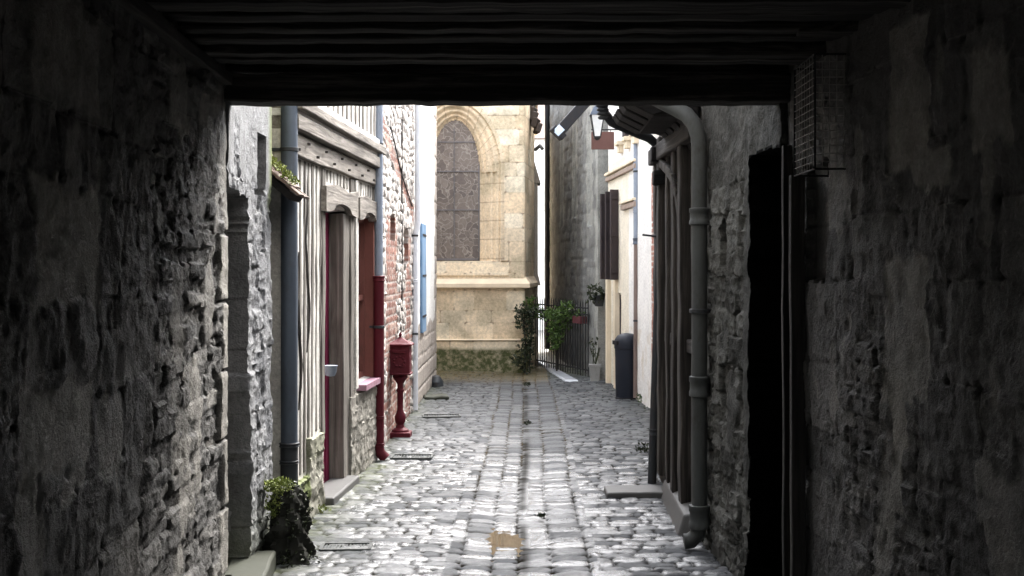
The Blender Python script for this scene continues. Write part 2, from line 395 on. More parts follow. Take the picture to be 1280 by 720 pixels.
def leadglass():
    m, nt, b = newmat('leaded stained glass'); t = NT(nt); p = t.pos((1,1,1))
    w = t.n('ShaderNodeTexVoronoi', feature='DISTANCE_TO_EDGE'); w.inputs['Scale'].default_value = 7.5
    nv = t.n('ShaderNodeTexNoise'); nv.inputs['Scale'].default_value = 3.5; nv.inputs['Detail'].default_value = 2; t.l(p, nv.inputs['Vector'])
    mx = t.n('ShaderNodeVectorMath', operation='MULTIPLY_ADD'); mx.inputs[1].default_value = (.5,.5,.5); t.l(nv.outputs['Color'], mx.inputs[0]); t.l(p, mx.inputs[2]); t.l(mx.outputs[0], w.inputs['Vector'])
    v2 = t.n('ShaderNodeTexVoronoi'); v2.inputs['Scale'].default_value = 7.5; t.l(mx.outputs[0], v2.inputs['Vector'])
    c = t.ramp(v2.outputs['Color'], [(0,(.1,.08,.07)),(.5,(.15,.12,.1)),(1,(.2,.165,.14))])
    c = t.mix(t.ramp(w.outputs[0], [(.02,0),(.05,1)]), (.27,.235,.2), c)
    c = t.mix(.5, c, t.ramp(t.noise(p, 22, 4), [(.3,.6),(.7,1.3)]), 'MULTIPLY')
    t.l(c, b.inputs['Base Color']); b.inputs['Roughness'].default_value = .6; return m
M['leadglass'] = leadglass()

def zeros(S): return np.zeros_like(S)
def roofed(parent, poly, z, ridge, mat='roof', over=.15):
    """pitched roof with its ridge along the long (Y) direction of a rectangle"""
    x0 = min(p[0] for p in poly)-over; x1 = max(p[0] for p in poly)+over; y0 = min(p[1] for p in poly); y1 = max(p[1] for p in poly)
    xm = (x0+x1)/2
    mb = MB().poly3([(x0,y0,z),(x1,y0,z),(xm,y0,z+ridge)], [(x0,y1,z),(x1,y1,z),(xm,y1,z+ridge)])
    return mb.build('roof', M[mat], parent, 0)

# ================================================================== GROUND
def street():
    xs = np.arange(-2.3, 2.3, .0165)
    ys = np.concatenate([np.arange(-2, 5.8, .06), np.arange(5.8, 13, .016), np.arange(13, 20.2, .024)])
    X, Y = np.meshgrid(xs, ys, indexing='ij')
    wob = .05*fbm(X*.6, Y*.35, 5, 2)
    d, a, b, c, cu, cv = courses(X+wob, Y+.12*fbm(X*.8, Y*.5, 9, 2), .155, .105, 101, .34, .012)
    d2, a2, b2, c2, cu2, cv2 = courses(Y, X+wob+.04, .135, .172, 202, .25, .008)
    band = (X+wob > -.47) & (X+wob < .39)
    d = np.where(band, d2, d); a = np.where(band, a2, a); b = np.where(band, b2, b); c = np.where(band, c2, c)
    cx = np.where(band, cv2, cu); cy = np.where(band, cu2, cv)
    up = sst(.003, .015, d)
    flaw = fbm(X*40, Y*40, 15, 3)
    z = np.where(band, .011, .012)*up + .008*flaw*up - .0025*((cx*9)**2+(cy*9)**2) + (b-.5)*.008 + (c-.5)*.12*cy + (a-.5)*.07*cx + .004*fbm(X*25, Y*25, 3, 3)*up
    z += .03*fbm(X*1.3, Y*.9, 77, 2) - .02*np.exp(-(X/.35)**2) + .012*np.clip(np.abs(X)-.5, 0, 1)
    pud = np.exp(-(((X+.19)/.2)**2+((Y-7.3)/.42)**2)); z = z*(1-.45*pud) - .022*pud + .01*fbm(X*7, Y*5, 91, 4)*pud
    inn = (((X+.17)/.17)**2+((Y-7.3)/.34)**2) < 1; LEVEL = float(np.quantile(z[inn], .5))
    mort = (1-sst(.003, .0125, d))*(.65+.9*np.clip(fbm(X*3, Y*3, 55, 3)+.3, 0, 1))
    wl = np.interp(Y, [5.4, 6.3, 7, 8, 10, 14, 17.4], [-1.39, -1.5, -1.5, -1.5, -1.3, -1.3, -1.3])
    moss = np.exp(-np.clip(X-wl, 0, 9)/.22)*1.1*(Y < 10) + .6*np.exp(-np.clip(X-wl, 0, 9)/.12) 
    moss += .5*np.exp(-np.clip(1.5-X, 0, 9)/.25)*(Y > 9.3) + .75*sst(17.2, 19, Y)
    leaf = sst(16.8, 18, Y)*.9*(X < .3) + .35*mort*band*sst(8.5, 11, Y)
    gut = np.exp(-((X+.03+wob)/.035)**2)*.8; mort = np.clip(mort+gut*sst(-.2, .2, fbm(X*4, Y*2, 66, 3)+.1), 0, 1)
    gloss = np.clip(.5+1.6*fbm(X*1.1, Y*.8, 71, 3)+(b-.5)*1.3, 0, 1)*sst(13.5, 9, Y)*.8+.1
    dry = sst(9.5, 13, Y)*.75
    v = np.stack([X, Y, z], -1).reshape(-1, 3); idx = np.arange(X.size).reshape(X.shape)
    q = np.stack([idx[:-1,:-1], idx[1:,:-1], idx[1:,1:], idx[:-1,1:]], -1).reshape(-1, 4)
    me = quickmesh('street', v, q); me.materials.append(M['cobble'])
    attrs(me, dict(gloss=gloss, tone=a, mortar=np.clip(mort, 0, 1), moss=np.clip(moss, 0, 1), leaf=leaf, dry=dry))
    tag(link_mesh('street', me, None), kind='structure')
    # puddle: flat water that the setts poke through
    pv = []; n = 48
    for k in range(n):
        t_ = 2*math.pi*k/n; r = 1+.3*math.sin(3*t_+1)+.2*math.sin(5*t_)+.12*math.sin(9*t_+2)
        pv.append((-.17+.26*r*math.cos(t_), 7.3+.5*r*math.sin(t_)))
    mb = MB(); mb.prism(pv, -.09, LEVEL); tag(mb.build('puddle', M['puddle'], None, 0), kind='structure')
street()
g = MB(); g.v = [(-300,-100,-.06),(300,-100,-.06),(300,500,-.06),(-300,500,-.06)]; g.f = [(0,1,2,3)]
tag(g.build('ground', M['groundm'], None, 0), kind='structure')

# ================================================================== PASSAGE HOUSE (we stand under it)
PL = Plan([(-.79,-7),(-.976,-1.5),(-1.295,3.81),(-1.39,5.45)], 1)      # left passage wall
PR = Plan([(1.9,-7),(1.62,-1.5),(1.32,3.2),(1.185,5.45)], -1)         # right passage wall
ph = thing('passage_house', 'dark rubble stone house bridging the alley, with the low beamed passage in the foreground', 'house', (0, 2, 0))
def rub(seed, kind, amp, patches, plan):
    rs = [plan.rect(*p[:4]) for p in patches]
    def fn(S, Z):
        d, a, b, c, cu, cv = courses(S, Z, .34, .26, seed, .35, .035, 2.5)             # larger blocks
        d2, a2, b2, c2, cu2, cv2 = courses(S, Z, .26, .062, seed+70, .42, .02, 5)        # thin stacked stones
        coarse = sst(-.04, .04, fbm(S*.9, Z*1.3, seed+3, 3) + kind(S, Z))
        hf = fbm(S*30, Z*14, seed+4, 4)
        o1 = amp*.4*(sst(0, .01, d)*(.6+.7*b)) + .016*crag(S*9, Z*12, seed+40, 4) + .012*hf
        o2 = amp*.55*(sst(0, .005, d2)*(.1+1.3*b2)) + .014*crag(S*14, Z*26, seed+41, 3) + .014*hf
        off = coarse*o1 + (1-coarse)*o2 + .016*fbm(S*10, Z*6, seed+5, 5) + .04*fbm(S*1.5, Z*1.5, seed+6, 2)
        tone = np.where(coarse > .5, a, a2); mort = np.where(coarse > .5, 1-sst(.002, .012, d), 1-sst(.0, .006, d2))
        off = off*(1-.7*sst(plan.L-.12, plan.L-.02, S))
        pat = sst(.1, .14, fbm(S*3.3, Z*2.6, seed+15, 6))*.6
        for q in rs:
            e = .05*fbm(S*9, Z*9, seed+8, 5)*2.4
            pat = np.maximum(pat, sst(-.012, .008, np.minimum(np.minimum(S-q[0], q[1]-S), np.minimum(Z-q[2], q[3]-Z))+e))
        off = off*(1-pat) + pat*(amp*.6+.02*fbm(S*10, Z*10, seed+9, 5))
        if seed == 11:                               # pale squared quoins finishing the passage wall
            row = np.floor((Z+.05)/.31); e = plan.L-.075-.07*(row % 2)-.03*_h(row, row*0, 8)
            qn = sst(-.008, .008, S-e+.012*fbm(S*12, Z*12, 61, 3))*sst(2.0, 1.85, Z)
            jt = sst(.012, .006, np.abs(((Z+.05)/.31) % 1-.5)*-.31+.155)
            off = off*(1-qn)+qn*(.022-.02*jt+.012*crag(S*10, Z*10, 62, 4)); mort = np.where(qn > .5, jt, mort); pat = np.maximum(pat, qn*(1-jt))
        return dict(off=off, tone=tone, mortar=mort*(1-pat), patch=pat)
    return fn
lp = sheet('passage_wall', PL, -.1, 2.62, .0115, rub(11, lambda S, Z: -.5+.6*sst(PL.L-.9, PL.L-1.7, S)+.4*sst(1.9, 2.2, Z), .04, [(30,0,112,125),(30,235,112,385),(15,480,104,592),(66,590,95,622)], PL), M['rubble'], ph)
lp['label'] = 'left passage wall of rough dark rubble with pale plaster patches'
_fr = rub(31, lambda S, Z: .12+.2*sst(.9,1.6,Z), .03, [(1118,30,1168,205),(1112,318,1170,500),(1120,500,1138,640),(1150,180,1200,240),(1225,60,1275,180)], PR)
nr = PR.rect(1012, 205, 1040, 350)
def frr(S, Z):
    r = _fr(S, Z); m = hole(S, Z, nr, 0, .02, 5); r['off'] = np.where(m, -.025, r['off']); return r
rp = sheet('passage_wall', PR, -.1, 2.62, .012, frr, M['rubble'], ph)
rp['label'] = 'right passage wall of dark stone blocks and plaster'
mb = MB(); mb.prism([(-1.2,-7),(-1.3,-1.5),(-1.65,5.5),(-5,5.5),(-5,-7)], -.1, 2.7)
mb.prism([(1.95,-1.5),(2.1,-7),(5,-7),(5,5.4),(1.5,5.4)], -.1, 2.7); mb.build('masonry', M['core'], ph, 0)
MB().span((-5,-7,2.7), (5,5.5,4.9)).build('upper_storey', M['infill'], ph, 0)
roofed(ph, [(-5,-7),(5,5.5)], 4.9, 1.6, over=.2)
# ceiling: boards, joists, front beam
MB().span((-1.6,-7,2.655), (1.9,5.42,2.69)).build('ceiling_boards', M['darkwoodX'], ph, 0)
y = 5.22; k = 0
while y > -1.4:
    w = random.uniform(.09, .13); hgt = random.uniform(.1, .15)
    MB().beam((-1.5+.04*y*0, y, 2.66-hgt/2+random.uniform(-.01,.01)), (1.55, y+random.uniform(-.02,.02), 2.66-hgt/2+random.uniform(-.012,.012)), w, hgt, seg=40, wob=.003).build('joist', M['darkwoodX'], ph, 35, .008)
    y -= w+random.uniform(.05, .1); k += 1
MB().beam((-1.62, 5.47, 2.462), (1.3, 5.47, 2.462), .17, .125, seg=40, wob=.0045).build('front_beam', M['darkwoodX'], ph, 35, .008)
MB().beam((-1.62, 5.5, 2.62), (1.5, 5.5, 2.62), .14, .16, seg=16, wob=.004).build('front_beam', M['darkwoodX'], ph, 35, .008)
MB().beam((-1.0, -1.4, 2.49), (-1.355, 5.35, 2.49), .07, .05, seg=24, wob=.004).build('wall_plate', M['darkwoodY'], ph, 35, .006)
MB().beam((1.02, 4.55, 2.56), (1.4, 4.5, 2.56), .1, .05, seg=3, wob=.003).build('beam_stub', M['darkwoodX'], ph, 35, .006)
# lamp cage on right wall
cg = thing('wire_cage', 'rusty wire mesh cage high on the right passage wall at the beam end', 'cage', (1.17, 5.0, 2.07))
x0, x1, y0, y1, z0, z1 = 1.10, 1.24, 4.6, 4.95, 2.03, 2.47
m1 = MB()
for i in range(16):
    z = z0+(z1-z0)*i/15
    m1.tube([(x0,y1,z),(x0,y0,z),(x1,y0,z),(x1,y1,z)], .0018, 5)
for i in range(6):
    x = x0+(x1-x0)*i/5; m1.tube([(x,y0,z0),(x,y0,z1)], .0018, 5)
for i in range(9):
    yy = y0+(y1-y0)*i/8; m1.tube([(x0,yy,z0),(x0,yy,z1)], .0018, 5)
m1.build('mesh', paint('galvanised wire', (.28,.27,.25), .4, .6, dirt=.5), cg)
m2 = MB()
for x in (x0, x1):
    for yy in (y0, y1): m2.tube([(x,yy,z0),(x,yy,z1)], .004, 6)
for z in (z0, z1): m2.tube([(x0,y0,z),(x1,y0,z),(x1,y1,z),(x0,y1,z),(x0,y0,z)], .004, 6)
m2.build('frame', M['black'], cg)

# ================================================================== LEFT: stone house with doorway
A = Plan([(-1.392,5.46),(-1.50,6.25),(-1.51,6.93)], 1)
sh = thing('stone_house', 'pale grey limestone house on the left with a deep doorway beside the passage mouth', 'house', (-1.6, 6.2, 0))
door = A.rect(268, 255, 303, 700); door = (door[0], door[1], .1, 2.02)
nic = A.rect(315, 168, 326, 243)
def fA(S, Z):
    d, a, b, c, cu, cv = courses(S, Z, .34, .3, 5, .3, .02)
    d2, a2, b2, _c, _u, _v = courses(S, Z, .22, .11, 8, .42, .03, 4)
    q = (S > A.L-.2) | (np.abs(S-door[1]-.05) < .05+.06*_h(np.floor(Z/.28), np.floor(Z/.28)*0, 4)) | (S < door[0]) | (Z > 2.3)
    off = np.where(q, .014*sst(0,.01,d)+.01*b, .022*sst(0,.006,d2)*(.3+b2)) + .02*fbm(S*10, Z*10, 3, 4) + .02*crag(S*12, Z*18, 31, 4)
    tone = np.where(q, .35+.6*a, a2); mort = np.where(q, 1-sst(.002,.01,d), 1-sst(.001,.008,d2))
    m = hole(S, Z, door, .0, .008, 2); n = hole(S, Z, nic, .0, .01, 3)
    jz = .012*((Z > 1.08) & (Z < 1.36)); off = np.where(m, -.4, np.where(n, -.18, off)); mort = np.where(m, np.where((Z > 1.08) & (Z < 1.36), 0, .95), np.where(n, .6, mort))  # mort also carries painted shade in door recess and niche, bar one pale block
    # projecting jamb block below mid height
    jb = (S > door[1]) & (S < door[1]+.2) & (Z < 1.1); off = np.where(jb & ~m, off+.015, off)
    pl = sst(-.05,.05, fbm(S*3, Z*2, 17, 3)+.12)*sst(2.05,2.2,Z)
    pl = np.where(m | n, 0, pl); tone = np.where(m, .55, tone)
    moss = sst(A.L-.12, A.L, S)*sst(1.9, 2.1, Z)*.9 + sst(.5,.0,Z)*.35
    return dict(off=off*(1-pl)+pl*.03, tone=tone, mortar=mort*(1-pl), patch=pl, moss=moss)
sheet('wall', A, -.1, 4.2, .011, fA, M['greystone'], sh)
mb = MB().prism([(-1.84,5.56),(-1.94,6.92),(-5,6.92),(-5,5.56)], -.1, 4.2); mb.build('masonry', M['core'], sh, 0)
roofed(sh, [(-5,5.5),(-1.4,6.95)], 4.2, 1.2)
dr = A.pt(door[0]-.02, 0, -.36); dr2 = A.pt(door[1]+.02, 0, -.36)
MB().beam((dr.x,dr.y,1.05),(dr2.x,dr2.y,1.05), .05, 1.95).build('door', M['darkwood'], sh)
st = MB(); a_ = A.pt(door[0]-.1, .055, .03); b_ = A.pt(door[1]+.2, .055, .03)
st.beam(a_, b_, .22, .13, seg=5, wob=.006)
tag(st.build('doorstep', M['stonetrim2'], None, 35, .015), 'mossy pale stone doorstep under the left dark doorway', 'doorstep')

# recess with tiled canopy
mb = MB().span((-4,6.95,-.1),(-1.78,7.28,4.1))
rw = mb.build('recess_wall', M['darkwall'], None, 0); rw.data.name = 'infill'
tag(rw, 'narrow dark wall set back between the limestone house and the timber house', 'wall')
cn = thing('tiled_canopy', 'little moss covered tile canopy above the narrow dark gap', 'canopy', (-1.5, 7.1, 2.2))
tb = MB()
for r_ in range(6):
    for k in range(3):
        x = -1.66+.3*r_/5; z = 2.37-.27*r_/5
        tb.box((x, 6.99+k*.11+random.uniform(-.01,.01), z+random.uniform(-.006,.006)), (.1, .1, .014), ry=R(38)+random.uniform(-.08,.08), rz=random.uniform(-.1,.1))
tb.build('tiles', M['tile'], cn, 0)
MB().beam((-1.7,7.1,2.33),(-1.37,7.1,2.06), .3, .04).build('board', M['blackwood'], cn)
mm = MB()
for r_ in range(7):
    mm.leaves((-1.62+.25*r_/6, 7.02, 2.38-.225*r_/6), (.035,.1,.018), 60, .022, .8)
mm.build('moss', M['mossgreen'], cn, 0)

# ================================================================== LEFT: timber framed house
B = Plan([(-1.47,7.3),(-1.318,10.35)], 1)
th = thing('timber_house', 'white and grey half timbered house with a jettied upper floor on the left', 'house', (-1.5, 8.8, 0))
dB = B.rect(405, 262, 437, 600); dB = (dB[0], dB[1], 0.05, 2.08)
wB = B.rect(447, 262, 466, 480); wB = (wB[0], wB[1], .72, 2.08)
def fB(S, Z):
    off = .006*fbm(S*6, Z*6, 5, 4); m = hole(S, Z, dB, 0, 0); w = hole(S, Z, wB, 0, 0)
    off = np.where(m, -.17, np.where(w, -.13, off)); return dict(off=off, tone=.5+fbm(S*2, Z*2, 4, 3), mortar=zeros(S))
sheet('wall', B, .0, 2.5, .02, fB, M['infill'], th, .25)
MB().prism([(-1.73,7.3),(-1.58,10.35),(-5,10.35),(-5,7.3)], -.1, 4.6).build('masonry', M['core'], th, 0)
JB = Plan([(-1.43,7.3),(-1.278,10.35)], 1)                       # jettied upper front
sheet('upper_wall', JB, 2.68, 4.6, .04, lambda S, Z: dict(off=.006*fbm(S*6, Z*6, 5, 4), tone=.5+fbm(S*2, Z*2, 4, 3), mortar=zeros(S)), M['infill'], th, .2)
roofed(th, [(-5,7.3),(-1.3,10.35)], 4.6, 1.2)
# frame: horizontal rails
rl = MB()
B.board(rl, 0, 2.415, B.L, 2.415, .035, .13, wob=.006)
rl.build('rail', M['oldwoodY'], th, 35, .006)
rl = MB(); JB.board(rl, 0, 2.545, JB.L, 2.545, .035, .09, .2, wob=.003); rl.build('rail', M['oldwoodY'], th, 35, .006)
rl = MB(); JB.board(rl, 0, 2.655, JB.L, 2.655, .06, .07, .2, wob=.003); rl.build('rail', M['oldwoodY'], th, 35, .01)
rl = MB(); JB.board(rl, 0, 2.6, JB.L, 2.6, .012, .05, .2); rl.build('moulding', M['white'], th, 35, .004)
rl = MB(); JB.board(rl, 0, 2.715, JB.L, 2.715, .03, .045, .1); rl.build('moulding', M['white'], th, 35, .004)
# pegs
for i in range(12): MB().box(B.pt(.1+i*.26, 2.38+.06*(i % 2), .055), (.02,.016,.016)).build('peg', M['darkwood'], th)
s = .02
while s < JB.L:
    sd = MB(); JB.board(sd, s, 2.73, s+random.uniform(-.01,.01), 4.6, .006, random.uniform(.045,.06), .03, wob=.003); sd.build('stud', M['oldwood'], th, 35, .004); s += random.uniform(.15,.18)
s = .03
while s < B.L:
    ins = dB[0]-.04 < s < dB[1]+.04; inw = wB[0]-.04 < s < wB[1]+.04
    lo_ = 2.25 if ins else 2.22 if inw else (.33 if s < .7 else .55)
    if not (dB[1]+.04 <= s <= wB[0]-.04):
        sd = MB(); B.board(sd, s, lo_, s+random.uniform(-.012,.012), 2.34, .005, random.uniform(.035,.052), .03, wob=.005); sd.build('stud', M['oldwood'], th, 35, .004)
    s += random.uniform(.095,.125)
for q, w_, z_ in ((.05,.1,.2),(dB[0]-.06,.1,.5),(dB[1]+.045,.12,.05),(wB[1]+.06,.12,.6)):
    ps = MB(); B.board(ps, q, z_, q, 2.34, .014, w_, wob=.004); ps.build('post', M['oldwood'], th, 35, .006)
cm = MB(); B.board(cm, (dB[1]+wB[0])/2+.03, .7, (dB[1]+wB[0])/2+.03, 2.34, .025, .1); cm.build('pale_post', M['infill'], th, 35, .004)
# curved worn marks: dark braces left of the door
for s0_, z0_, z1_ in ((.30,.75,1.75),(.52,1.1,2.1),(.16,1.2,1.9)):
    br = MB(); br.tube([B.pt(s0_+.05*math.sin(k*.9), z0_+(z1_-z0_)*k/7, .003) for k in range(8)], [.004,.012,.015,.012,.016,.012,.012,.004], 6); br.build('worn_brace', M['darkwood'], th)
# shaped lintels
def lintel(r, z):
    mb = MB(); n = 14; f = []; bk = []
    for k in range(n+1):
        u = k/n; zz = z+.045*math.sin(u*math.pi)**2+(.03 if .25 < u < .75 else 0)
        f.append(B.pt(r[0]-.12+u*(r[1]-r[0]+.24), zz, .045)); 
    for k in range(n, -1, -1):
        u = k/n; f.append(B.pt(r[0]-.12+u*(r[1]-r[0]+.24), z+.19-.015*math.cos(u*9), .045))
    nx, ny = B.nor(np.array(1.)); back = [p-Vector((float(nx),float(ny),0))*.07 for p in f]
    return mb.poly3(back, f).build('lintel', M['oldwoodY'], th, 0)
lintel(dB, 2.04); lintel(wB, 2.03)
# door
dd = MB(); p0 = B.pt(dB[0], 1.05, -.13); p1 = B.pt(dB[1], 1.05, -.13); dd.beam(p0, p1, .04, 2.02)
dob = dd.build('door', M['magenta'], th); dob['label'] = 'magenta painted plank door'
pn = MB()
for k in range(6):
    q = dB[0]+.07+k*.15; a1 = B.pt(q, .1, -.105); b1 = B.pt(q, 2.05, -.105); pn.beam(a1, b1, .012, .014)
pn.build('batten', M['magenta'], dob)
hb = MB(); c_ = B.pt(dB[0]+.12, .87+.06, .0)
hb.lathe((c_.x+.02, c_.y, c_.z-.045), [(.006,0),(.03,.004),(.042,.03),(.048,.07),(.05,.072),(.05,.078)], 18)
hb.tube([B.pt(dB[0]+.12,.9,-.12), B.pt(dB[0]+.12,.9,.0)], .008, 8)
hb.build('handle', M['paleblue'], dob)
jm = MB(); B.board(jm, dB[1]-.12, .05, dB[1]-.12, 2.06, .002, .24, .11, wob=.003); jm.build('door_frame', M['oldwood'], th, 35, .006)
# window
wf = MB(); z0, z1 = wB[2], wB[3]
for a1, b1 in (((wB[0]+.02,z0),(wB[0]+.02,z1)),((wB[1]-.025,z0),(wB[1]-.025,z1)),((wB[0],z0+.03),(wB[1],z0+.03)),((wB[0],z1-.03),(wB[1],z1-.03)),((wB[0],(z0+z1)/2),(wB[1],(z0+z1)/2)),(((wB[0]+wB[1])/2,z0),((wB[0]+wB[1])/2,z1))):
    wf.beam(B.pt(a1[0],a1[1],-.09), B.pt(b1[0],b1[1],-.09), .045, .045)
win = wf.build('window', M['redwood'], th)
MB().beam(B.pt(wB[0],(z0+z1)/2,-.11), B.pt(wB[1],(z0+z1)/2,-.11), .008, z1-z0).build('pane', M['glassdark'], win)
jm = MB(); B.board(jm, wB[1]+.0, z0, wB[1]+.0, z1, .012, .05, .12); jm.build('jamb', M['redwood'], win)
MB().beam(B.pt(wB[0]-.05,z0-.02,-.02), B.pt(wB[1]+.05,z0-.02,-.02), .2, .045).build('sill', paint('pink sill', (.3,.17,.22), .5), win)
# stone plinth
PB = Plan([(-1.475,7.32),(-1.43,8.22)], 1); PB2 = Plan([(-1.385,9.2),(-1.305,10.33)], 1)
def fP(seed, h0, h1, split):
    def fn(S, Z):
        d, a, b, _1, _2, _3 = courses(S, Z, .26, .14, seed, .4, .03, 4); top = np.where(S < split, h0, h1)
        off = .014*sst(0,.007,d)*(.5+b)+.02*fbm(S*10, Z*10, seed, 3)+.018*crag(S*12, Z*16, seed+1, 4)+.01
        off = np.where(Z > top+.03*fbm(S*8, Z*0, 3, 3), -.04, off)
        return dict(off=off, tone=a, mortar=(1-sst(.002,.012,d))*.7, moss=np.where(Z > top-.15, .9, .35)*(seed == 61)*np.where(S < split, 1, .4))
    return fn
sheet('plinth', PB, -.05, .56, .012, fP(61, .3, .53, .5), M['plinth'], th, .1)
sheet('plinth', PB2, -.05, .68, .012, fP(67, .66, .66, .5), M['plinth'], th, .1)
MB().beam((-1.43,8.25,.03),(-1.38,9.15,.03), .2, .09, seg=4, wob=.005).build('threshold', M['stonetrim'], th, 35, .012)

# ================================================================== LEFT: rubble and brick house
Cc = Plan([(-1.335,10.4),(-1.33,13.82)], 1)
bh = thing('brick_house', 'pale rubble house with red brick bands and brick quoins behind the postbox', 'house', (-1.5, 12, 0))
slits = [Cc.rect(486.5,268,492,300), Cc.rect(503,285,509,330)]
def fC(S, Z):
    d2, a2, b2, f = rubble(S, Z, .14, .1, 88, .03); d, a, b, c, cu, cv = courses(S, Z, .2, .066, 91, .1, .002)
    row = np.floor(Z/.2) % 2
    s1, s2, s3 = Cc.px(481), Cc.px(493), Cc.px(505)
    k = ((S > s1) & (S < s2+.15*row) & (Z < 2.15)) | ((S > s3) & (S < s3+.5+.12*row) & (Z < 2.0))
    zc = 2.95-.24*(S-Cc.px(477)); k |= (np.abs(Z-zc) < .09)
    k |= (np.floor((Z+.1)/.5) != np.floor((Z+.17)/.5)) & (Z < 1.6)
    k = k.astype(float)
    off = np.where(k > .5, .012*sst(.0,.01,d), .02*sst(0,.015,d2)*(.5+b2))+.008*fbm(S*12, Z*12, 3, 3)
    mort = np.where(k > .5, 1-sst(.006,.012,d), .8*(1-sst(.002,.01,d2)))
    for r in slits:
        off = np.where(hole(S, Z, r, .05, 0), -.15, off)
    return dict(off=off, tone=np.where(k > .5, a, a2), mortar=mort, kind=k)
sheet('wall', Cc, -.1, 4.2, .014, fC, M['houseb'], bh)
MB().prism([(-1.8,10.4),(-1.8,13.8),(-5,13.8),(-5,10.4)], -.1, 4.2).build('masonry', M['core'], bh, 0)
roofed(bh, [(-5,10.4),(-1.34,13.8)], 4.2, 1.2)
cb = MB(); p = [Cc.pt(Cc.px(500), z, .02) for z in (3.2, 2.6, 2.0, 1.2)]; cb.tube(p, .008, 5); cb.tube([Cc.pt(Cc.px(486), 3.0, .02), Cc.pt(Cc.px(500), 2.62, .02), Cc.pt(Cc.px(513), 2.35, .02)], .007, 5)
cb.build('cable', M['black'], bh)

# ================================================================== LEFT: white house with blue shutter
Dd = Plan([(-1.33,13.84),(-1.345,17.4)], 1)
wh = thing('white_house', 'white rendered house with a light blue shutter at the end of the left row', 'house', (-1.5, 15.6, 0))
def fD(S, Z):
    k = ((Z < .95+.15*fbm(S*6, Z*0, 3, 2)) | (S > Dd.L-.5+.12*(np.floor(Z/.3) % 2))).astype(float)
    d, a, b, c, cu, cv = courses(S, Z, .3, .2, 93, .2, .01)
    off = k*.02*sst(0,.02,d) + (1-k)*.02+.008*fbm(S*9, Z*9, 3, 3)
    return dict(off=off, tone=a, mortar=(1-sst(.002,.01,d))*k*.7, kind=k)
sheet('wall', Dd, -.1, 4.3, .02, fD, M['white'], wh)
MB().prism([(-1.8,13.84),(-1.8,17.38),(-5,17.38),(-5,13.84)], -.1, 4.3).build('masonry', M['core'], wh, 0)
roofed(wh, [(-5,13.84),(-1.35,17.4)], 4.3, 1.2)
r = Dd.rect(523, 280, 528, 415)
shx = MB(); Dd.board(shx, (r[0]+r[1])/2, r[2], (r[0]+r[1])/2, r[3], .05, r[1]-r[0]); so = shx.build('shutter', M['blue'], wh, 35, .005); so['label'] = 'light blue wooden shutter'
for k in range(3):
    sl = MB(); Dd.board(sl, r[0]+.03, r[2]+.2+k*.5, r[1]-.03, r[2]+.2+k*.5, .056, .025, 0); sl.build('strap', M['black'], so)

# ================================================================== drainpipes left
def pipe(name, label, segs, collars, brackets, cat='drainpipe', shoe=None):
    z = min(p[2] for s in segs for p in s[0]); b = segs[-1][0][-1]
    t = thing('drainpipe', label, cat, (b[0], b[1], max(0, z)), 'cast iron and zinc drainpipes on the house fronts')
    for pts, r, m, nm in segs: MB().tube(pts, r, 20).build(nm, M[m], t, 50)
    for (p, r, h, m) in collars:
        MB().lathe((p[0], p[1], p[2]-h/2), [(r*.85,0),(r,.004),(r,h*.25),(r*.93,h*.3),(r*.93,h*.7),(r,h*.75),(r,h-.004),(r*.85,h)], 20).build('collar', M[m], t, 50)
    for p, q, r in brackets:
        mb = MB(); mb.lathe((p[0], p[1], p[2]-.012), [(r*1.02,0),(r*1.12,.002),(r*1.12,.022),(r*1.02,.024)], 20); mb.beam(p, q, .014, .02); mb.build('bracket', M['zincdark'], t, 50)
    return t
X1, Y1 = -1.452, 7.3
pipe('p', 'thick blue grey drainpipe with black foot beside the mossy stone', [([(X1,Y1,.56),(X1,Y1,4.2)], .051, 'zinc', 'pipe'), ([(X1,Y1,.2),(X1,Y1,.575)], .053, 'zincdark', 'lower_pipe')],
     [((X1,Y1,.575),.062,.03,'zincdark'), ((X1,Y1,.47),.06,.025,'zincdark')], [((X1,Y1,2.37),(X1-.12,Y1,2.37),.051)])
X2, Y2 = -1.268, 10.2
pipe('p', 'drainpipe pale above and dark red below on the timber house corner', [([(X2,Y2,1.56),(X2,Y2,4.5)], .035, 'paleblue', 'pipe'),
     ([(X2,Y2,1.57),(X2,Y2,.13),(X2+.01,Y2,.08),(X2+.06,Y2,.03)], .045, 'redpaint', 'lower_pipe')], [((X2,Y2,1.56),.053,.05,'redpaint'), ((X2,Y2,.38),.05,.03,'redpaint'), ((X2,Y2,.15),.05,.03,'redpaint')],
     [((X2,Y2,2.7),(X2-.08,Y2,2.7),.036), ((X2,Y2,1.15),(X2-.08,Y2,1.15),.046)])
X3, Y3 = -1.29, 13.7
pipe('p', 'thin white drainpipe between the brick wall and the blue shutter', [([(X3,Y3,.03),(X3,Y3,2.0),(X3+.03,Y3,2.15),(X3+.03,Y3,4.2)], .034, 'whitepipe', 'pipe')], [((X3,Y3,1.5),.04,.04,'whitepipe')],
     [((X3,Y3,2.02),(X3-.06,Y3,2.02),.036), ((X3,Y3,.9),(X3-.06,Y3,.9),.036)])

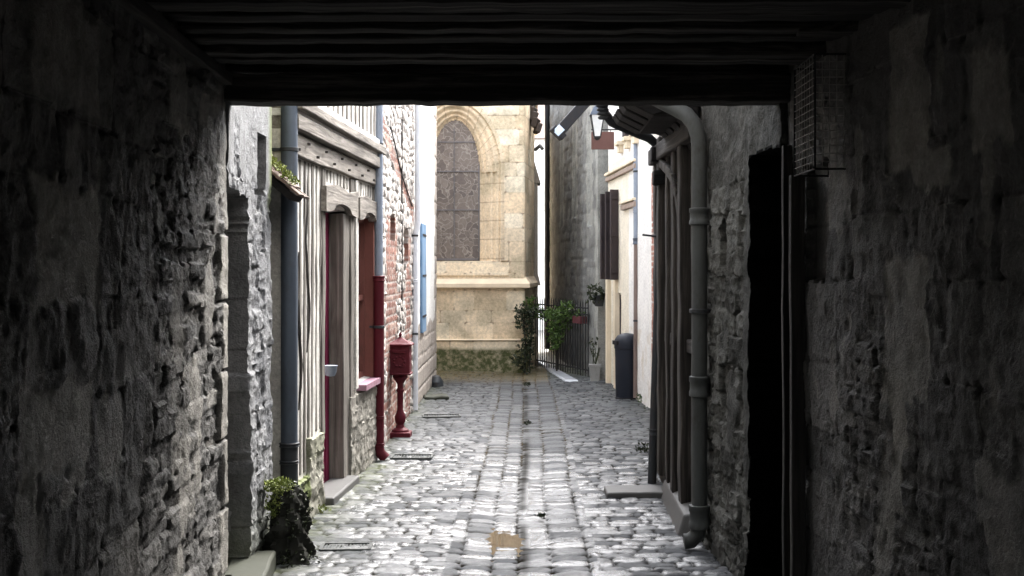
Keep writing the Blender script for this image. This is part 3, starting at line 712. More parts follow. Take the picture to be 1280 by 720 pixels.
# ================================================================== postbox
px_, py_ = -1.235, 11.6
pb = thing('post_box', 'dark red cast iron postbox on an ornate post by the left wall', 'post box', (px_, py_, 0))
MB().box((px_, py_, .035), (.21,.21,.07)).build('base', M['redpaint'], pb, 35, .008)
MB().lathe((px_, py_, .07), [(.085,0),(.08,.02),(.045,.04),(.035,.07),(.05,.1),(.055,.14),(.04,.18),(.028,.21),(.03,.38),(.04,.4),(.028,.42),(.03,.46),(.055,.5),(.075,.53),(.06,.56)], 20).build('post', M['redpaint'], pb)
bx = MB(); bx.box((px_, py_, .77), (.2,.2,.27)); bx.box((px_, py_, .632), (.225,.225,.02)); bo = bx.build('box', M['redpaint'], pb, 35, .008)
rt = MB(); rt.lathe((px_, py_, .905), [(.175,0),(.175,.014),(.12,.03),(.05,.06),(.02,.075),(.013,.085),(.022,.098),(.013,.112),(.004,.13)], 4, rz=R(45)); rt.build('lid', M['redpaint'], pb, 20)
MB().box((px_, py_-.105, .85), (.13,.02,.03)).build('slot', M['redpaint'], bo, 35, .004)
eb = MB(); eb.box((px_, py_-.1, .755), (.12,.012,.11))
for k in range(9):
    a = k*.7; eb.lathe((px_+.05*math.cos(a), py_-.1, .755+.045*math.sin(a)), [(.004,-.016),(.016,0),(.004,.016)], 8)
eb.build('relief_ornament', M['redpaint'], bo)

# ================================================================== CHURCH
CH = Plan([(-4.6,19),(-.06,19),(.1,20.5),(.13,27)], 1)
ch = thing('church', 'warm limestone church closing the alley, with a tall arched leaded window', 'church', (-1.2, 19.5, 0))
s_of = lambda x: x+4.6
wc, wh_, zs_, zsp = s_of(-1.165), .39, 1.777, 3.3
zsp = 3.17
def archd(S, Z):
    u = np.abs(S-wc); v = np.maximum(Z-zsp, 0); up = Z > zsp; W = .34
    e1 = np.hypot(u/.39, v/.85); e2 = np.hypot(u/(.39+W), v/1.1)
    da = np.where(e1 < 1, (e1-1)*.39, np.where(e2 > 1, W+(e2-1)*.7, W*(e1-1)/np.maximum(e1-1+1-e2, 1e-4)))
    return np.where(up, da, u-wh_)
def fCh(S, Z):
    d, a, b, c, cu, cv = courses(S, Z, .42, .255, 301, .25, .003, run=0)
    off = .006*sst(0,.012,d)+.004*b+.006*fbm(S*8, Z*8, 3, 4)
    fr = archd(S, Z); ins = (Z > zs_-.02) & (S < 4.5)
    prof = -.26+.26*np.clip(fr/.34, 0, 1) + .022*np.cos(fr/.34*math.pi*7)*(fr > 0)*(fr < .34)
    prof = np.where(fr < 0, -.28, prof)
    off = np.where(ins & (fr < .34), prof, off)
    hood = ins & (fr > .34) & (fr < .39); off = np.where(hood, .02, off)
    # radial joints on the arch
    ang = np.arctan2(Z-zsp, S-wc); rj = np.abs(((ang*5.2) % 1)-.5) > .47
    rj2 = np.abs(((Z/.3) % 1)-.5) > .475
    mort = 1-sst(.002,.011,d)
    arch_zone = ins & (fr > 0) & (fr < .4)
    mort = np.where(arch_zone, np.where(Z > zsp, rj, rj2)*.7, mort)
    # sloping sill
    sl = (Z < zs_-.02) & (Z > 1.53) & (np.abs(S-wc) < .85) ; off = np.where(sl, -.02+.05*(zs_-Z)/.25, off)
    moss = sst(.42, .25, Z)*2.5*(S < 4.6) + .35*sst(-.0,.2,fbm(S*2,Z*2,9,3))
    off = np.where(Z < .5, off+.05, off)
    return dict(off=off, tone=np.where(arch_zone, .55, a), mortar=mort, moss=np.clip(moss,0,1))
sheet('wall', CH, -.1, 4.75, .0155, fCh, M['ashlar'], ch, .5)
MB().prism([(-4.6,19.35),(-.38,19.35),(-.36,20.6),(-.35,27),(-4.6,27)], -.1, 4.75).build('masonry', M['core'], ch, 0)
MB().poly3([(-4.9,18.9,4.75),(0,18.9,4.75),(.16,20.5,4.75),(.2,27.2,4.75),(-4.9,27.2,4.75)], [(-4.5,21.5,6.3),(-2,21.3,6.3),(-2,21.5,6.3),(-2,27,6.3),(-4.5,27,6.3)]).build('roof', M['slate'], ch, 0)
gl = MB(); n = 40; prof = []
for k in range(n+1):
    z = zsp+ .87*math.sin(k/n*math.pi/2)
    w_ = .41*math.cos(k/n*math.pi/2)
    prof.append((max(w_, 0), z))
pts = [(-1.165-.4,19.26,zs_-.03)] + [(-1.165-w_,19.26,z) for w_, z in prof] + [(-1.165+w_,19.26,z) for w_, z in prof[::-1]] + [(-1.165+.4,19.26,zs_-.03)]
gl.poly3(pts, [(x, y_+.012, z) for x, y_, z in pts]); wd = gl.build('window', M['leadglass'], ch, 0)
bars = MB()
for z in (2.58, 3.2, 3.22+.45): bars.beam((-1.55,19.25,z), (-.78,19.25,z), .014, .018)
for x in (-1.165-.02,): bars.beam((x,19.25,1.76),(x,19.25,3.9), .012, .014)
bars.beam((-.785,19.24,1.75),(-.785,19.24,3.3), .02, .02); bars.beam((-1.56,19.24,1.79),(-.78,19.24,1.79), .02, .03)
bars.build('saddle_bars', paint('window iron', (.16,.15,.15), .5), wd)
def stringcourse(z0, z1, out, nm, mat='warmtrim', slope=.6):
    mb = MB(); P_ = [(-4.6,19.05),(-.06,19.05),(.1,20.55),(.13,27)]; o = []
    for x, y_ in [(-4.6,19-out),(-.06+out*.8,19-out),(.1+out*.6,20.5-out*.2),(.13+out*.6,27)]: o.append((x, y_))
    for i in range(3):
        a, b, c, d = P_[i], P_[i+1], o[i+1], o[i]
        sh_ = .9
        mb.poly3([(a[0],a[1],z0),(d[0],d[1],z0+.02),(c[0],c[1],z0+.02),(b[0],b[1],z0)], [(a[0],a[1],z1),(d[0]*1,d[1]+.0,z1-(z1-z0)*slope),(c[0],c[1],z1-(z1-z0)*slope),(b[0],b[1],z1)])
    return mb.build(nm, M[mat], ch, 0, .006)
stringcourse(1.32, 1.53, .11, 'string_course'); stringcourse(.49, .54, .085, 'plinth_course', slope=.5); stringcourse(4.62, 4.78, .12, 'cornice', slope=.2)
bt = MB()   # small stepped buttress on the side facet
bt.prism([(.0,20.6),(.17,20.6),(.17,21.2),(.0,21.2)], 0, 3.1); bt.poly3([(.0,20.6,3.1),(.22,20.57,3.1),(.22,21.22,3.1),(.0,21.2,3.1)], [(.0,20.6,3.75),(.06,20.6,3.65),(.06,21.2,3.65),(.0,21.2,3.75)])
bt.poly3([(.0,20.59,1.35),(.22,20.56,1.35),(.22,21.22,1.35),(.0,21.2,1.35)], [(.0,20.59,1.6),(.17,20.59,1.55),(.17,21.2,1.55),(.0,21.2,1.6)])
bt.build('buttress', flat('grey church stone', (.3,.26,.21), .85), ch, 0, .01)
cr = MB()
for k in range(5): cr.box((.02+k*.035, 20.0-.05*k, 4.15-.1*k+.2), (.16-.02*k, .3, .16), rz=random.uniform(-.3,.3), ry=.3)
cr.build('eave_shade_blocks', flat('eave shade stone', (.07,.055,.045), .9), ch, 0, .02)  # added dark blocks standing in for the shade under the eave
MB().tube([(.12,20,3.62),(.2,19.9,3.68),(.24,19.85,3.62)], .03, 10).build('spout', M['stonetrim'], ch)
# ================================================================== RIGHT near: stone house with doorway
E = Plan([(1.18,5.47),(1.075,7.22)], -1)
eh = thing('stone_house', 'grey rubble and plaster house on the right with a black doorway', 'house', (1.4, 6.3, 0))
dE = E.rect(944, 195, 986, 720); dE = (dE[0]-.02, dE[1], .0, 2.2)
nE = E.rect(907, 275, 918, 332)
def fE(S, Z):
    d, a, b, _1, _2, _3 = courses(S, Z, .34, .16, 41, .42, .04, 4); d2, a2, b2, _1, _2, _3 = courses(S, Z, .2, .08, 44, .42, .03, 4)
    co = fbm(S*2, Z*2, 6, 2) > 0
    off = np.where(co, .026*sst(0,.009,d)*(.3+1.2*b), .02*sst(0,.006,d2)*(.3+1.2*b2)) + .02*fbm(S*10, Z*7, 4, 4) + .024*crag(S*12, Z*16, 41, 4)
    tone = np.where(co, a, a2); mort = np.where(co, 1-sst(.002,.012,d), 1-sst(.001,.008,d2))
    pl = .8*sst(2.0, 2.25, Z+.35*fbm(S*5, Z*5, 7, 3)); pl = np.maximum(pl, sst(.16,.1,np.abs(S-dE[1])+.1*fbm(S*8, Z*4, 12, 3))*(Z > .5))
    pl = np.maximum(pl, sst(.14,.18,fbm(S*3,Z*2,15,3)))
    off = off*(1-pl)+pl*(.03+.035*fbm(S*9, Z*9, 9, 6))
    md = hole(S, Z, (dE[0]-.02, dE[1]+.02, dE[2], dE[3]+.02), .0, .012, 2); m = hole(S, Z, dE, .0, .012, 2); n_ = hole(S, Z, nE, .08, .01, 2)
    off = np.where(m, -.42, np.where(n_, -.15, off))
    return dict(off=off, tone=tone, mortar=np.where(md, 0, mort*(1-pl)), patch=np.where(md | n_, 0, pl), kind=md.astype(float))  # kind paints the doorway recess near-black in place of its shade
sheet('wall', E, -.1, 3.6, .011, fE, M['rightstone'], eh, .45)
MB().prism([(1.62,5.45),(5,5.45),(5,7.2),(1.5,7.2)], -.1, 3.6).build('masonry', M['core'], eh, 0)
roofed(eh, [(1.1,5.45),(5,7.2)], 3.6, 1.2)
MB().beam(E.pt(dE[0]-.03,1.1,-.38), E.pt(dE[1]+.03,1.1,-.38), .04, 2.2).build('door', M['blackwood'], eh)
dfm = MB(); dfm.beam((1.165,5.36,0),(1.165,5.38,2.2), .045, .05, seg=9, wob=.003); dfm.build('door_frame', M['darkwood'], eh, 35, .004)
MB().beam((1.16,5.15,0),(1.155,5.16,2.05), .05, .06, seg=9, wob=.003).build('door_frame', M['darkwood'], eh, 35, .004)

# ================================================================== RIGHT: dark timber house
G = Plan([(1.06,7.26),(1.02,9.35)], -1)
dt = thing('timber_house', 'dark half timbered house on the right with weathered posts and a black overhang', 'house', (1.2, 8.3, 0))
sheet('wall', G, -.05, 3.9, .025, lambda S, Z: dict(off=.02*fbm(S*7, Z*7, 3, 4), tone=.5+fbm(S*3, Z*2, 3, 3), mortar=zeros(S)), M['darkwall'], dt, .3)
MB().prism([(1.36,7.26),(5,7.26),(5,9.35),(1.32,9.35)], -.1, 3.9).build('masonry', M['core'], dt, 0)
roofed(dt, [(1.0,7.26),(5,9.35)], 3.9, 1.2, over=.05)
def post(s, w, dpt, lean=0, zb=.12, m='darkwood'):
    mb = MB(); a = G.pt(s, zb, dpt/2-.01); b = G.pt(s+lean, 2.62, dpt/2-.01); mb.beam(a, b, dpt, w, up=(0,1,0), seg=12, wob=.005); return mb.build('post', M[m], dt, 35, .01)
post(.16, .12, .05); post(.52, .15, .08, .03); post(.95, .13, .07, -.02); post(1.3, .1, .06, .02); post(1.62, .13, .08, .02); post(2.0, .12, .06)
bc = MB(); pts = [G.pt(.55, 1.95, .05), G.pt(.68, 2.12, .055), G.pt(.85, 2.25, .06), G.pt(1.1, 2.33, .06), G.pt(1.5, 2.42, .06)]
for i in range(4): bc.beam(pts[i], pts[i+1], .04, .065)
bc.build('brace', M['darkwood'], dt, 35, .01)
rl = MB(); G.board(rl, 0.02, 2.5, G.L-.02, 2.5, .09, .12, .02, wob=.004); rl.build('rail', M['darkwoodY'], dt, 35, .01)
rl = MB(); G.board(rl, .02, 1.15, G.L-.02, 1.15, .03, .09, .01, wob=.004); rl.build('rail', M['darkwoodY'], dt, 35, .01)
# stepped corbel
cr = MB(); yy = 8.85
cr.span((.905,yy-.06,2.43),(1.06,yy+.06,2.545)); cr.span((.965,yy-.055,2.37),(1.06,yy+.055,2.43)); cr.span((.92,yy-.06,2.26),(1.06,yy+.06,2.37))
cr.build('corbel', M['blackwood'], dt, 35, .012)
# overhang
ov = MB(); ov.span((.66,7.3,2.66),(1.04,8.35,2.86)); ov.span((.76,7.31,2.575),(1.04,8.3,2.66)); ov.span((.62,7.32,2.86),(1.04,8.38,3.05)); ov.span((.66,7.3,3.05),(1.04,8.35,3.88)); ov.build('overhang', M['blackwood'], dt, 35, .01)
for k, yb in enumerate((7.42, 7.72, 8.02, 8.28)):
    cb = MB(); zt = 2.7
    out = [(1.04,zt-.3),(1.0,zt-.2),(.93,zt-.13),(.84,zt-.1),(.76,zt-.12),(.7,zt-.09),(.62,zt-.05),(.585,zt),(1.04,zt)]
    cb.poly3([(x, yb-.12, z) for x, z in out], [(x, yb+.1, z) for x, z in out]); cb.build('console', M['blackwood'], dt, 0, .008)
pl_ = MB(); pl_.poly3([(.9,7.35,-.05),(1.1,7.35,-.05),(1.1,8.75,-.05),(.94,8.75,-.05)], [(.96,7.4,.13),(1.1,7.35,.16),(1.1,8.72,.16),(.99,8.7,.12)]); pl_.build('plinth', M['stonetrim'], dt, 0, .015)
ir = MB(); ir.tube([(1.02,9.0,1.88),(.86,9.02,1.9)], .008, 6); ir.build('iron_hook', M['black'], dt)

X5, Y5 = 1.0, 7.0
pipe('p', 'thick grey cast iron drainpipe with two collars on the right stone wall', [([(.76,Y5+.15,2.66),(.86,Y5+.1,2.6),(.93,Y5+.04,2.55),(.97,Y5,2.49),(X5-.006,Y5,2.42),(X5,Y5,2.34),(X5,Y5,.2),(X5-.01,Y5,.1),(X5-.05,Y5,.06),(X5-.09,Y5,.055)], .046, 'greyiron', 'pipe')],
     [((X5,Y5,1.95),.06,.1,'greyiron'),((X5,Y5,.96),.06,.12,'greyiron'),((X5,Y5,.2),.062,.14,'greyiron')], [((X5,Y5,1.4),(X5+.08,Y5,1.4),.053)])
def P(px, py, Y): return ((px-CX)*Y/F, Y, EYE+(HY-py)*Y/F)
p6 = [P(750,118,8.6), P(755,140,8.7), P(765,153,8.8), P(785,162,8.9), P(812,173,9.0), P(824,184,9.1), P(827,205,9.12), P(826,260,9.12), P(821,430,9.12), P(815,604,9.12)]
t6 = pipe('p', 'slim leaning black drainpipe with a long bent neck under the overhang', [(p6, .034, 'zincdark', 'pipe')], [(P(818,540,9.12),.042,.05,'zincdark')], [(P(822,295,9.12),(1.05,9.12,1.88),.036)])
sg = MB()
for k in range(6): q = P(751+k*.8, 122+k*5, 8.62+.02*k); sg.lathe((q[0], q[1], q[2]-.012), [(.036,0),(.045,.006),(.045,.016),(.036,.022)], 16)
sg.build('ribbed_sleeve', M['zincdark'], t6)
ks = MB(); ks.beam((.56,8.72,.022),(1.02,8.72,.022), .3, .05, seg=4, wob=.004)
tag(ks.build('kerb_slab', M['stonetrim'], None, 35, .012), 'flat grey stone slab across the foot of the leaning black pipe', 'stone slab')

# ================================================================== RIGHT: brick house (mostly hidden) and cream house
H = Plan([(1.48,9.38),(1.43,13.78)], -1)
hh = thing('brick_house', 'plastered house with red brick quoins behind the dark timber house', 'house', (1.8, 11.6, 0))
def fH(S, Z):
    d, a, b, c, cu, cv = courses(S, Z, .2, .066, 95, .1, .002)
    k = ((S > H.L-.75+.12*(np.floor(Z/.2) % 2)) & (Z < 2.75)).astype(float)
    return dict(off=.012*sst(0,.01,d)*k+.01*fbm(S*8, Z*8, 3, 3), tone=a, mortar=(1-sst(.006,.012,d))*k, kind=k)
sheet('wall', H, -.1, 4.4, .016, fH, M['brick'], hh, .4)
MB().prism([(1.86,9.4),(5,9.4),(5,13.75),(1.8,13.75)], -.1, 4.4).build('masonry', M['core'], hh, 0)
roofed(hh, [(1.45,9.38),(5,13.78)], 4.4, 1.2)
K = Plan([(1.425,13.82),(1.15,17.2)], -1)
yh = thing('cream_house', 'cream rendered house with brown shutters on the right behind the bin', 'house', (1.5, 15.5, 0))
wK = (K.px(773), K.px(761), 1.5, 2.72); dK = (K.px(767)+.0, K.px(761), .02, 1.2)
dK = (K.L-1.15, K.L-.45, .02, 1.3)
def fK(S, Z):
    k = ((S < K.px(786)) | (Z > 3.1)).astype(float)
    off = .008*fbm(S*7, Z*7, 3, 4)
    off = np.where(hole(S, Z, wK, 0, 0), -.12, off); off = np.where(hole(S, Z, dK, 0, 0), -.1, off)
    return dict(off=off, tone=.5+fbm(S*2, Z*2, 6, 3), mortar=.6*(np.abs(Z-.45) < .45)*np.clip(fbm(S*5, Z*5, 3, 3)*3, 0, 1), kind=k)
sheet('wall', K, -.1, 4.4, .022, fK, M['yellow'], yh, .3)
MB().prism([(1.72,13.82),(5,13.82),(5,17.2),(1.45,17.2)], -.1, 4.4).build('masonry', M['core'], yh, 0)
roofed(yh, [(1.2,13.82),(5,17.2)], 4.4, 1.2, over=.02)
MB().beam(K.pt(dK[0],.65,-.07), K.pt(dK[1],.65,-.07), .04, 1.26).build('door', M['shutterbrown'], yh)
wn = MB().beam(K.pt(wK[0],2.1,-.08), K.pt(wK[1],2.1,-.08), .03, 1.2).build('window', M['glassdark'], yh)
for s_, ang in ((wK[0]-.02, 62), (wK[0]+.42, 66), (wK[1]+.25, 60)):
    o = K.pt(s_, 2.1, .01); d_ = Vector((-math.sin(R(ang)), -math.cos(R(ang)), 0)); e = o+d_*.12
    sm = MB(); sm.beam(o, e, .035, 1.22)
    for k in range(3): sm.beam(o+Vector((0,-.022,-.5+.5*k)), e+Vector((0,-.022,-.5+.5*k)), .02, .05)
    sm.build('shutter', M['shutterbrown'], yh, 35, .004)
def ledge(s0, s1, z, out, h, m, nm='ledge'):
    mb = MB(); K.board(mb, s0, z, s1, z, out, h); return mb.build(nm, M[m], yh, 35, .008)
ledge(K.px(797), K.L, 2.98, .06, .04, 'cream', 'cornice'); ledge(K.px(797), K.L, 2.91, .045, .06, 'browntrim', 'cornice')
ledge(K.px(797), K.px(780), 2.44, .05, .07, 'browntrim', 'ledge'); ledge(K.px(797), K.px(780), 2.5, .07, .035, 'cream', 'ledge')
for q in (797, 787, 778):
    s_ = K.px(q); mb = MB(); K.board(mb, s_-.12, 3.3, s_+.12, 3.3, .09, .05); K.board(mb, s_-.08, 3.23, s_+.08, 3.23, .06, .1); mb.build('bracket', M['cream'], yh, 35, .006)
for q in (794, 785):
    s_ = K.px(q); mb = MB(); K.board(mb, s_, 3.35, s_, 4.3, .06, .22); mb.build('shutter', M['shutterbrown'], yh, 35, .004)
pk = MB(); K.board(pk, K.px(772), .0, K.px(772), 1.5, .05, .12); pk.build('pilaster', M['cream'], yh, 35, .006)
pk = MB(); K.board(pk, K.L-.2, .0, K.L-.2, 1.5, .06, .14); pk.build('pilaster', M['cream'], yh, 35, .006)
X4, Y4 = 1.36, 14.8
X4 = (798-CX)*Y4/F-.02
pipe('p', 'pale blue drainpipe, brown lower down, on the cream house', [([(X4,Y4,1.95),(X4,Y4,4.35)], .042, 'paleblue', 'pipe'), ([(X4-.005,Y4,.05),(X4,Y4,1.96)], .038, 'brownpipe', 'lower_pipe')],
     [((X4,Y4,1.98),.05,.08,'zinc'),((X4,Y4,2.35),.048,.05,'paleblue')], [((X4,Y4,1.0),(X4+.08,Y4,1.0),.04),((X4,Y4,2.84),(X4+.35,Y4-.3,2.84),.042)])

# lantern
lx, ly, lz = .895, 15.5, 3.35
ln = thing('wall_lantern', 'old black street lantern with frosted glass hanging over the alley', 'lantern', (lx, ly, lz))
MB().lathe((lx,ly,lz), [(.055,0),(.115,.27)], 4, rz=R(45)).build('glass', M['frost'], ln, 20)
fr = MB()
for k in range(4):
    a = R(45+90*k); fr.tube([(lx+.057*math.cos(a),ly+.057*math.sin(a),lz),(lx+.118*math.cos(a),ly+.118*math.sin(a),lz+.27)], .007, 6)
fr.lathe((lx,ly,lz-.02), [(.02,-.03),(.06,0),(.06,.02)], 4, rz=R(45)); fr.build('frame', M['black'], ln)
MB().lathe((lx,ly,lz+.27), [(.14,0),(.12,.03),(.07,.1),(.04,.12),(.04,.15),(.06,.16),(.02,.19),(.008,.23)], 4, rz=R(45)).build('lid', M['zinc'], ln, 20)
MB().tube([(lx,ly,lz+.46),(lx+.05,ly,lz+.56),(lx+.2,ly,lz+.6),(lx+.5,ly,lz+.56)], .014, 8).build('bracket', M['black'], ln)
sgn = thing('hanging_sign', 'plain brown red board hanging from the wall behind the lantern', 'sign', (1.03, 16.3, 3.25))
MB().span((.86,16.29,3.26),(1.17,16.32,3.5)).build('board', M['sign'], sgn, 35, .006)
MB().tube([(.86,16.305,3.53),(1.3,16.305,3.53)], .01, 6).tube([(.9,16.305,3.53),(.9,16.305,3.49)], .005, 5).tube([(1.12,16.305,3.53),(1.12,16.305,3.49)], .005, 5).build('bracket', M['black'], sgn)

# bin
bx_, by_ = 1.235, 15.0
bn = thing('litter_bin', 'tall dark blue grey litter bin with domed hood against the cream house', 'litter bin', (bx_, by_, 0))
MB().lathe((bx_,by_,.0), [(.135,0),(.14,.02),(.145,.5),(.15,.62),(.15,.64)], 32).build('body', M['bin'], bn)
MB().lathe((bx_,by_,.64), [(.15,0),(.158,.005),(.158,.07),(.15,.12),(.12,.165),(.07,.19),(.01,.198)], 32).build('hood', M['bin'], bn)
MB().lathe((bx_,by_,.0), [(.145,0),(.15,.01),(.15,.035),(.14,.04)], 32).build('base_ring', M['black'], bn)
MB().box((bx_-.145,by_-.05,.72), (.03,.14,.05), rz=.3).build('slot', M['black'], bn)

# ================================================================== grey building behind
Q = Plan([(1.02,17.45),(.44,24.6)], -1)
gh = thing('grey_house', 'dark grey flint house with pale brick window surrounds beyond the cream house', 'house', (.9, 21, 0))
blind = [(.7,1.1,2.3,4.2),(2.6,3.0,2.5,4.3),(4.6,4.95,2.4,4.4)]
def fQ(S, Z):
    d2, a2, b2, _1, _2, _3 = courses(S, Z, .4, .15, 188, .42, .04, 3)
    k = zeros(S)
    for i, r in enumerate(blind):
        e = .09*(np.floor(Z/.14) % 2)
        k = np.maximum(k, ((S > r[0]-.14-e) & (S < r[1]+.14+e) & (Z > r[2]) & (Z < r[3])))
    k = np.maximum(k, (S < .22+.12*(np.floor(Z/.25) % 2)))
    off = .015*sst(0,.02,d2)*(.4+b2)+.02*fbm(S*6, Z*6, 3, 4)
    for r in blind: off = np.where((S > r[0]) & (S < r[1]) & (Z > r[2]) & (Z < r[3]), -.06, off)
    return dict(off=off*(1-.6*k), tone=np.where(k > .5, a2, a2), mortar=(1-sst(.002,.012,d2))*.8, kind=k*.75)
sheet('wall', Q, -.4, 5.4, .03, fQ, M['greywall'], gh, .3)
MB().prism([(1.34,17.45),(5,17.45),(5,24.6),(.76,24.6)], -.4, 5.4).build('masonry', M['core'], gh, 0)
MB().poly3([(.95,17.3,5.4),(5,17.3,5.4),(5,24.8,5.4),(.4,24.8,5.4)],[(2.9,17.3,6.9),(3.1,17.3,6.9),(3.1,24.8,6.9),(2.7,24.8,6.9)]).build('roof', M['slate'], gh, 0)
ck = MB(); ck.tube([Q.pt(Q.L-.15,0,.06),Q.pt(Q.L-.15,5.3,.06)], .05, 10)
t_ = thing('drainpipe', 'black drainpipe at the far corner of the dark grey house', 'drainpipe', Q.pt(Q.L-.15,0,.06), 'cast iron and zinc drainpipes on the house fronts')
ck.build('pipe', M['black'], t_)
fl = thing('flood_lamp', 'black lamp housing with pale blue lens on a slanting arm above the side lane', 'lamp', (.43, 17.3, 3.5))
a_, b_ = Vector(P(737,122,17.3)), Vector(P(700,163,17.2))
MB().beam(a_, b_, .1, .15).build('arm', M['black'], fl, 35, .01)
c_ = b_+(b_-a_).normalized()*.05
MB().beam(b_, b_+(b_-a_).normalized()*.1, .16, .22).build('housing', M['black'], fl, 35, .01)
MB().box((b_.x-.02, b_.y-.09, b_.z-.01), (.13,.02,.11), ry=R(-45)).build('lens', M['bluelens'], fl, 35, .004)

# ================================================================== railing, planters, plants
ra, rb = Vector((.13,20.0,0)), Vector((.9,17.95,0))
rg = thing('iron_railing', 'black iron railing closing the side lane beside the church', 'railing', (.5,19,0))
hr = MB()
for z in (.12, .95, 1.05): hr.tube([ra+Vector((0,0,z)), rb+Vector((0,0,z))], .012, 6)
hr.build('rail', M['black'], rg)
n = 22
for k in range(n+1):
    p = ra.lerp(rb, k/n); MB().tube([p+Vector((0,0,.02)), p+Vector((0,0,1.12)), p+Vector((0,0,1.18))], [.008,.008,.001], 6).build('bar', M['black'], rg)
kb = MB(); kb.poly3([(.12,21.2,-.03),(.24,21.2,-.03),(.74,17.3,-.03),(.52,17.3,-.03)], [(.12,21.2,.035),(.22,21.2,.035),(.72,17.35,.035),(.54,17.35,.035)])
tag(kb.build('kerb', M['wetkerb'], None, 0, .01), 'wet shining pale kerb running down beside the iron railing', 'kerb')
rp_ = thing('window_box', 'long dark red planter box hooked on the iron railing', 'planter', (.79,18.32,.8))
MB().box((.79,18.32,.86), (.3,.12,.11), rz=R(-69)).build('box', M['potred'], rp_, 35, .006)
MB().leaves((.79,18.32,.95), (.07,.12,.05), 60, .05).build('foliage', M['leaf'], rp_, 0)
def bush(name, label, blobs, mat, n, size, stems, cat='bush', loc=None):
    t = thing(name, label, cat, loc)
    mb = MB()
    for c, r in blobs: mb.leaves(c, r, int(n*r[0]*r[2]*120), size)
    mb.build('foliage', M[mat], t, 0)
    sb = MB()
    for s_ in stems: sb.tube(s_, [.014]*(len(s_)-1)+[.005], 6)
    sb.build('stem', M['darkwood'], t)
bush('climbing_shrub', 'dark leafy shrub growing up the church corner', [((-.08,18.75,.85),(.14,.15,.22)),((-.04,18.7,.3),(.12,.15,.3)),((.02,18.8,.6),(.09,.15,.3)),((-.02,18.8,.98),(.2,.15,.1)),((-.17,18.6,.22),(.1,.12,.1))], 'leafdark', 46, .055,
     [[(-.05,18.8,0),(-.04,18.8,.5),(-.1,18.75,1.1)],[(.02,18.8,0),(.05,18.85,.6),(.1,18.8,1.1)]], loc=(-.05,18.8,0))
bush('climbing_rose', 'bright green climber sprawling over the iron railing', [((.48,18.7,.85),(.2,.2,.2)),((.58,18.5,1.0),(.13,.15,.16)),((.2,19.0,.93),(.28,.15,.1)),((.42,18.7,.6),(.12,.12,.25)),((.05,19,1.05),(.1,.1,.15))], 'leaf', 60, .06,
     [[(.45,18.8,0),(.46,18.8,.5),(.5,18.7,.9)],[(.46,18.8,.5),(.2,19,.95),(.02,19,1.1)]], loc=(.45,18.8,0))
fp = thing('flower_pot', 'square grey flower pot on the ground at the grey house corner', 'plant pot', (.965,17.35,0))
MB().lathe((.965,17.35,.0), [(.085,0),(.105,.22),(.12,.22),(.12,.26),(.1,.26)], 4, rz=R(45)).build('pot', M['potgrey'], fp, 20)
sb = MB()
for k in range(6): sb.tube([(.965+random.uniform(-.03,.03),17.35,.25),(.965+random.uniform(-.08,.08),17.35,.5)], .006, 5)
sb.leaves((.965,17.35,.52), (.08,.08,.14), 30, .05); sb.build('plant', M['leafdark'], fp, 0)
hp = thing('hanging_pot', 'dark pot with trailing plant fixed to the grey house corner', 'plant pot', (1.0,17.2,1.15))
MB().lathe((1.02,17.25,1.1), [(.06,0),(.085,.15),(.09,.16)], 16).build('pot', M['zincdark'], hp)
MB().leaves((.97,17.2,1.27), (.13,.1,.15), 170, .05).build('plant', M['leafdark'], hp, 0)

# mossy stump stone by left pipe
def lump(c, r, h, seed):
    mb = MB(); n, m_ = 40, 30
    for i in range(m_+1):
        v = i/m_; prof = math.sin(min(1, v*1.15)*math.pi*.5)
        for k in range(n):
            a = 2*math.pi*k/n; rr = r*(1.05-.35*v)*(math.sqrt(max(0, 1-max(0, v-.75)**2*16)) if v > .75 else 1)
            nz = float(fbm(np.array(math.cos(a)*2.6+4), np.array(v*7+math.sin(a)*2.6), seed, 5)); rr = max(.003, rr*(1+1.3*nz)+.0)
            mb.v.append((c[0]+rr*math.cos(a), c[1]+rr*1.2*math.sin(a), c[2]+h*v))
    for i in range(m_):
        for k in range(n):
            j = (k+1) % n; mb.f.append((i*n+k, i*n+j, (i+1)*n+j, (i+1)*n+k))
    mb.f.append(tuple(range(m_*n, m_*n+n))); return mb
ms = thing('guard_stone', 'dark knobbly guard stone with moss at the foot of the left drainpipe', 'stone', (-1.36,6.75,0))
lump((-1.345,6.75,-.03), .13, .47, 4).build('rock', flat('dark wet rock', (.028,.028,.024), .95, 0, .1), ms)
lf = MB(); lf.leaves((-1.335,6.73,.26), (.13,.16,.2), 420, .022).leaves((-1.3,6.62,.04), (.15,.12,.05), 160, .022); lf.build('ivy', M['leafdark'], ms, 0)
mg = MB(); mg.leaves((-1.39,6.7,.43), (.09,.09,.04), 520, .02, .8).leaves((-1.41,6.66,.33), (.05,.05,.07), 160, .02, .8); mg.build('moss', M['mossgreen'], ms, 0)

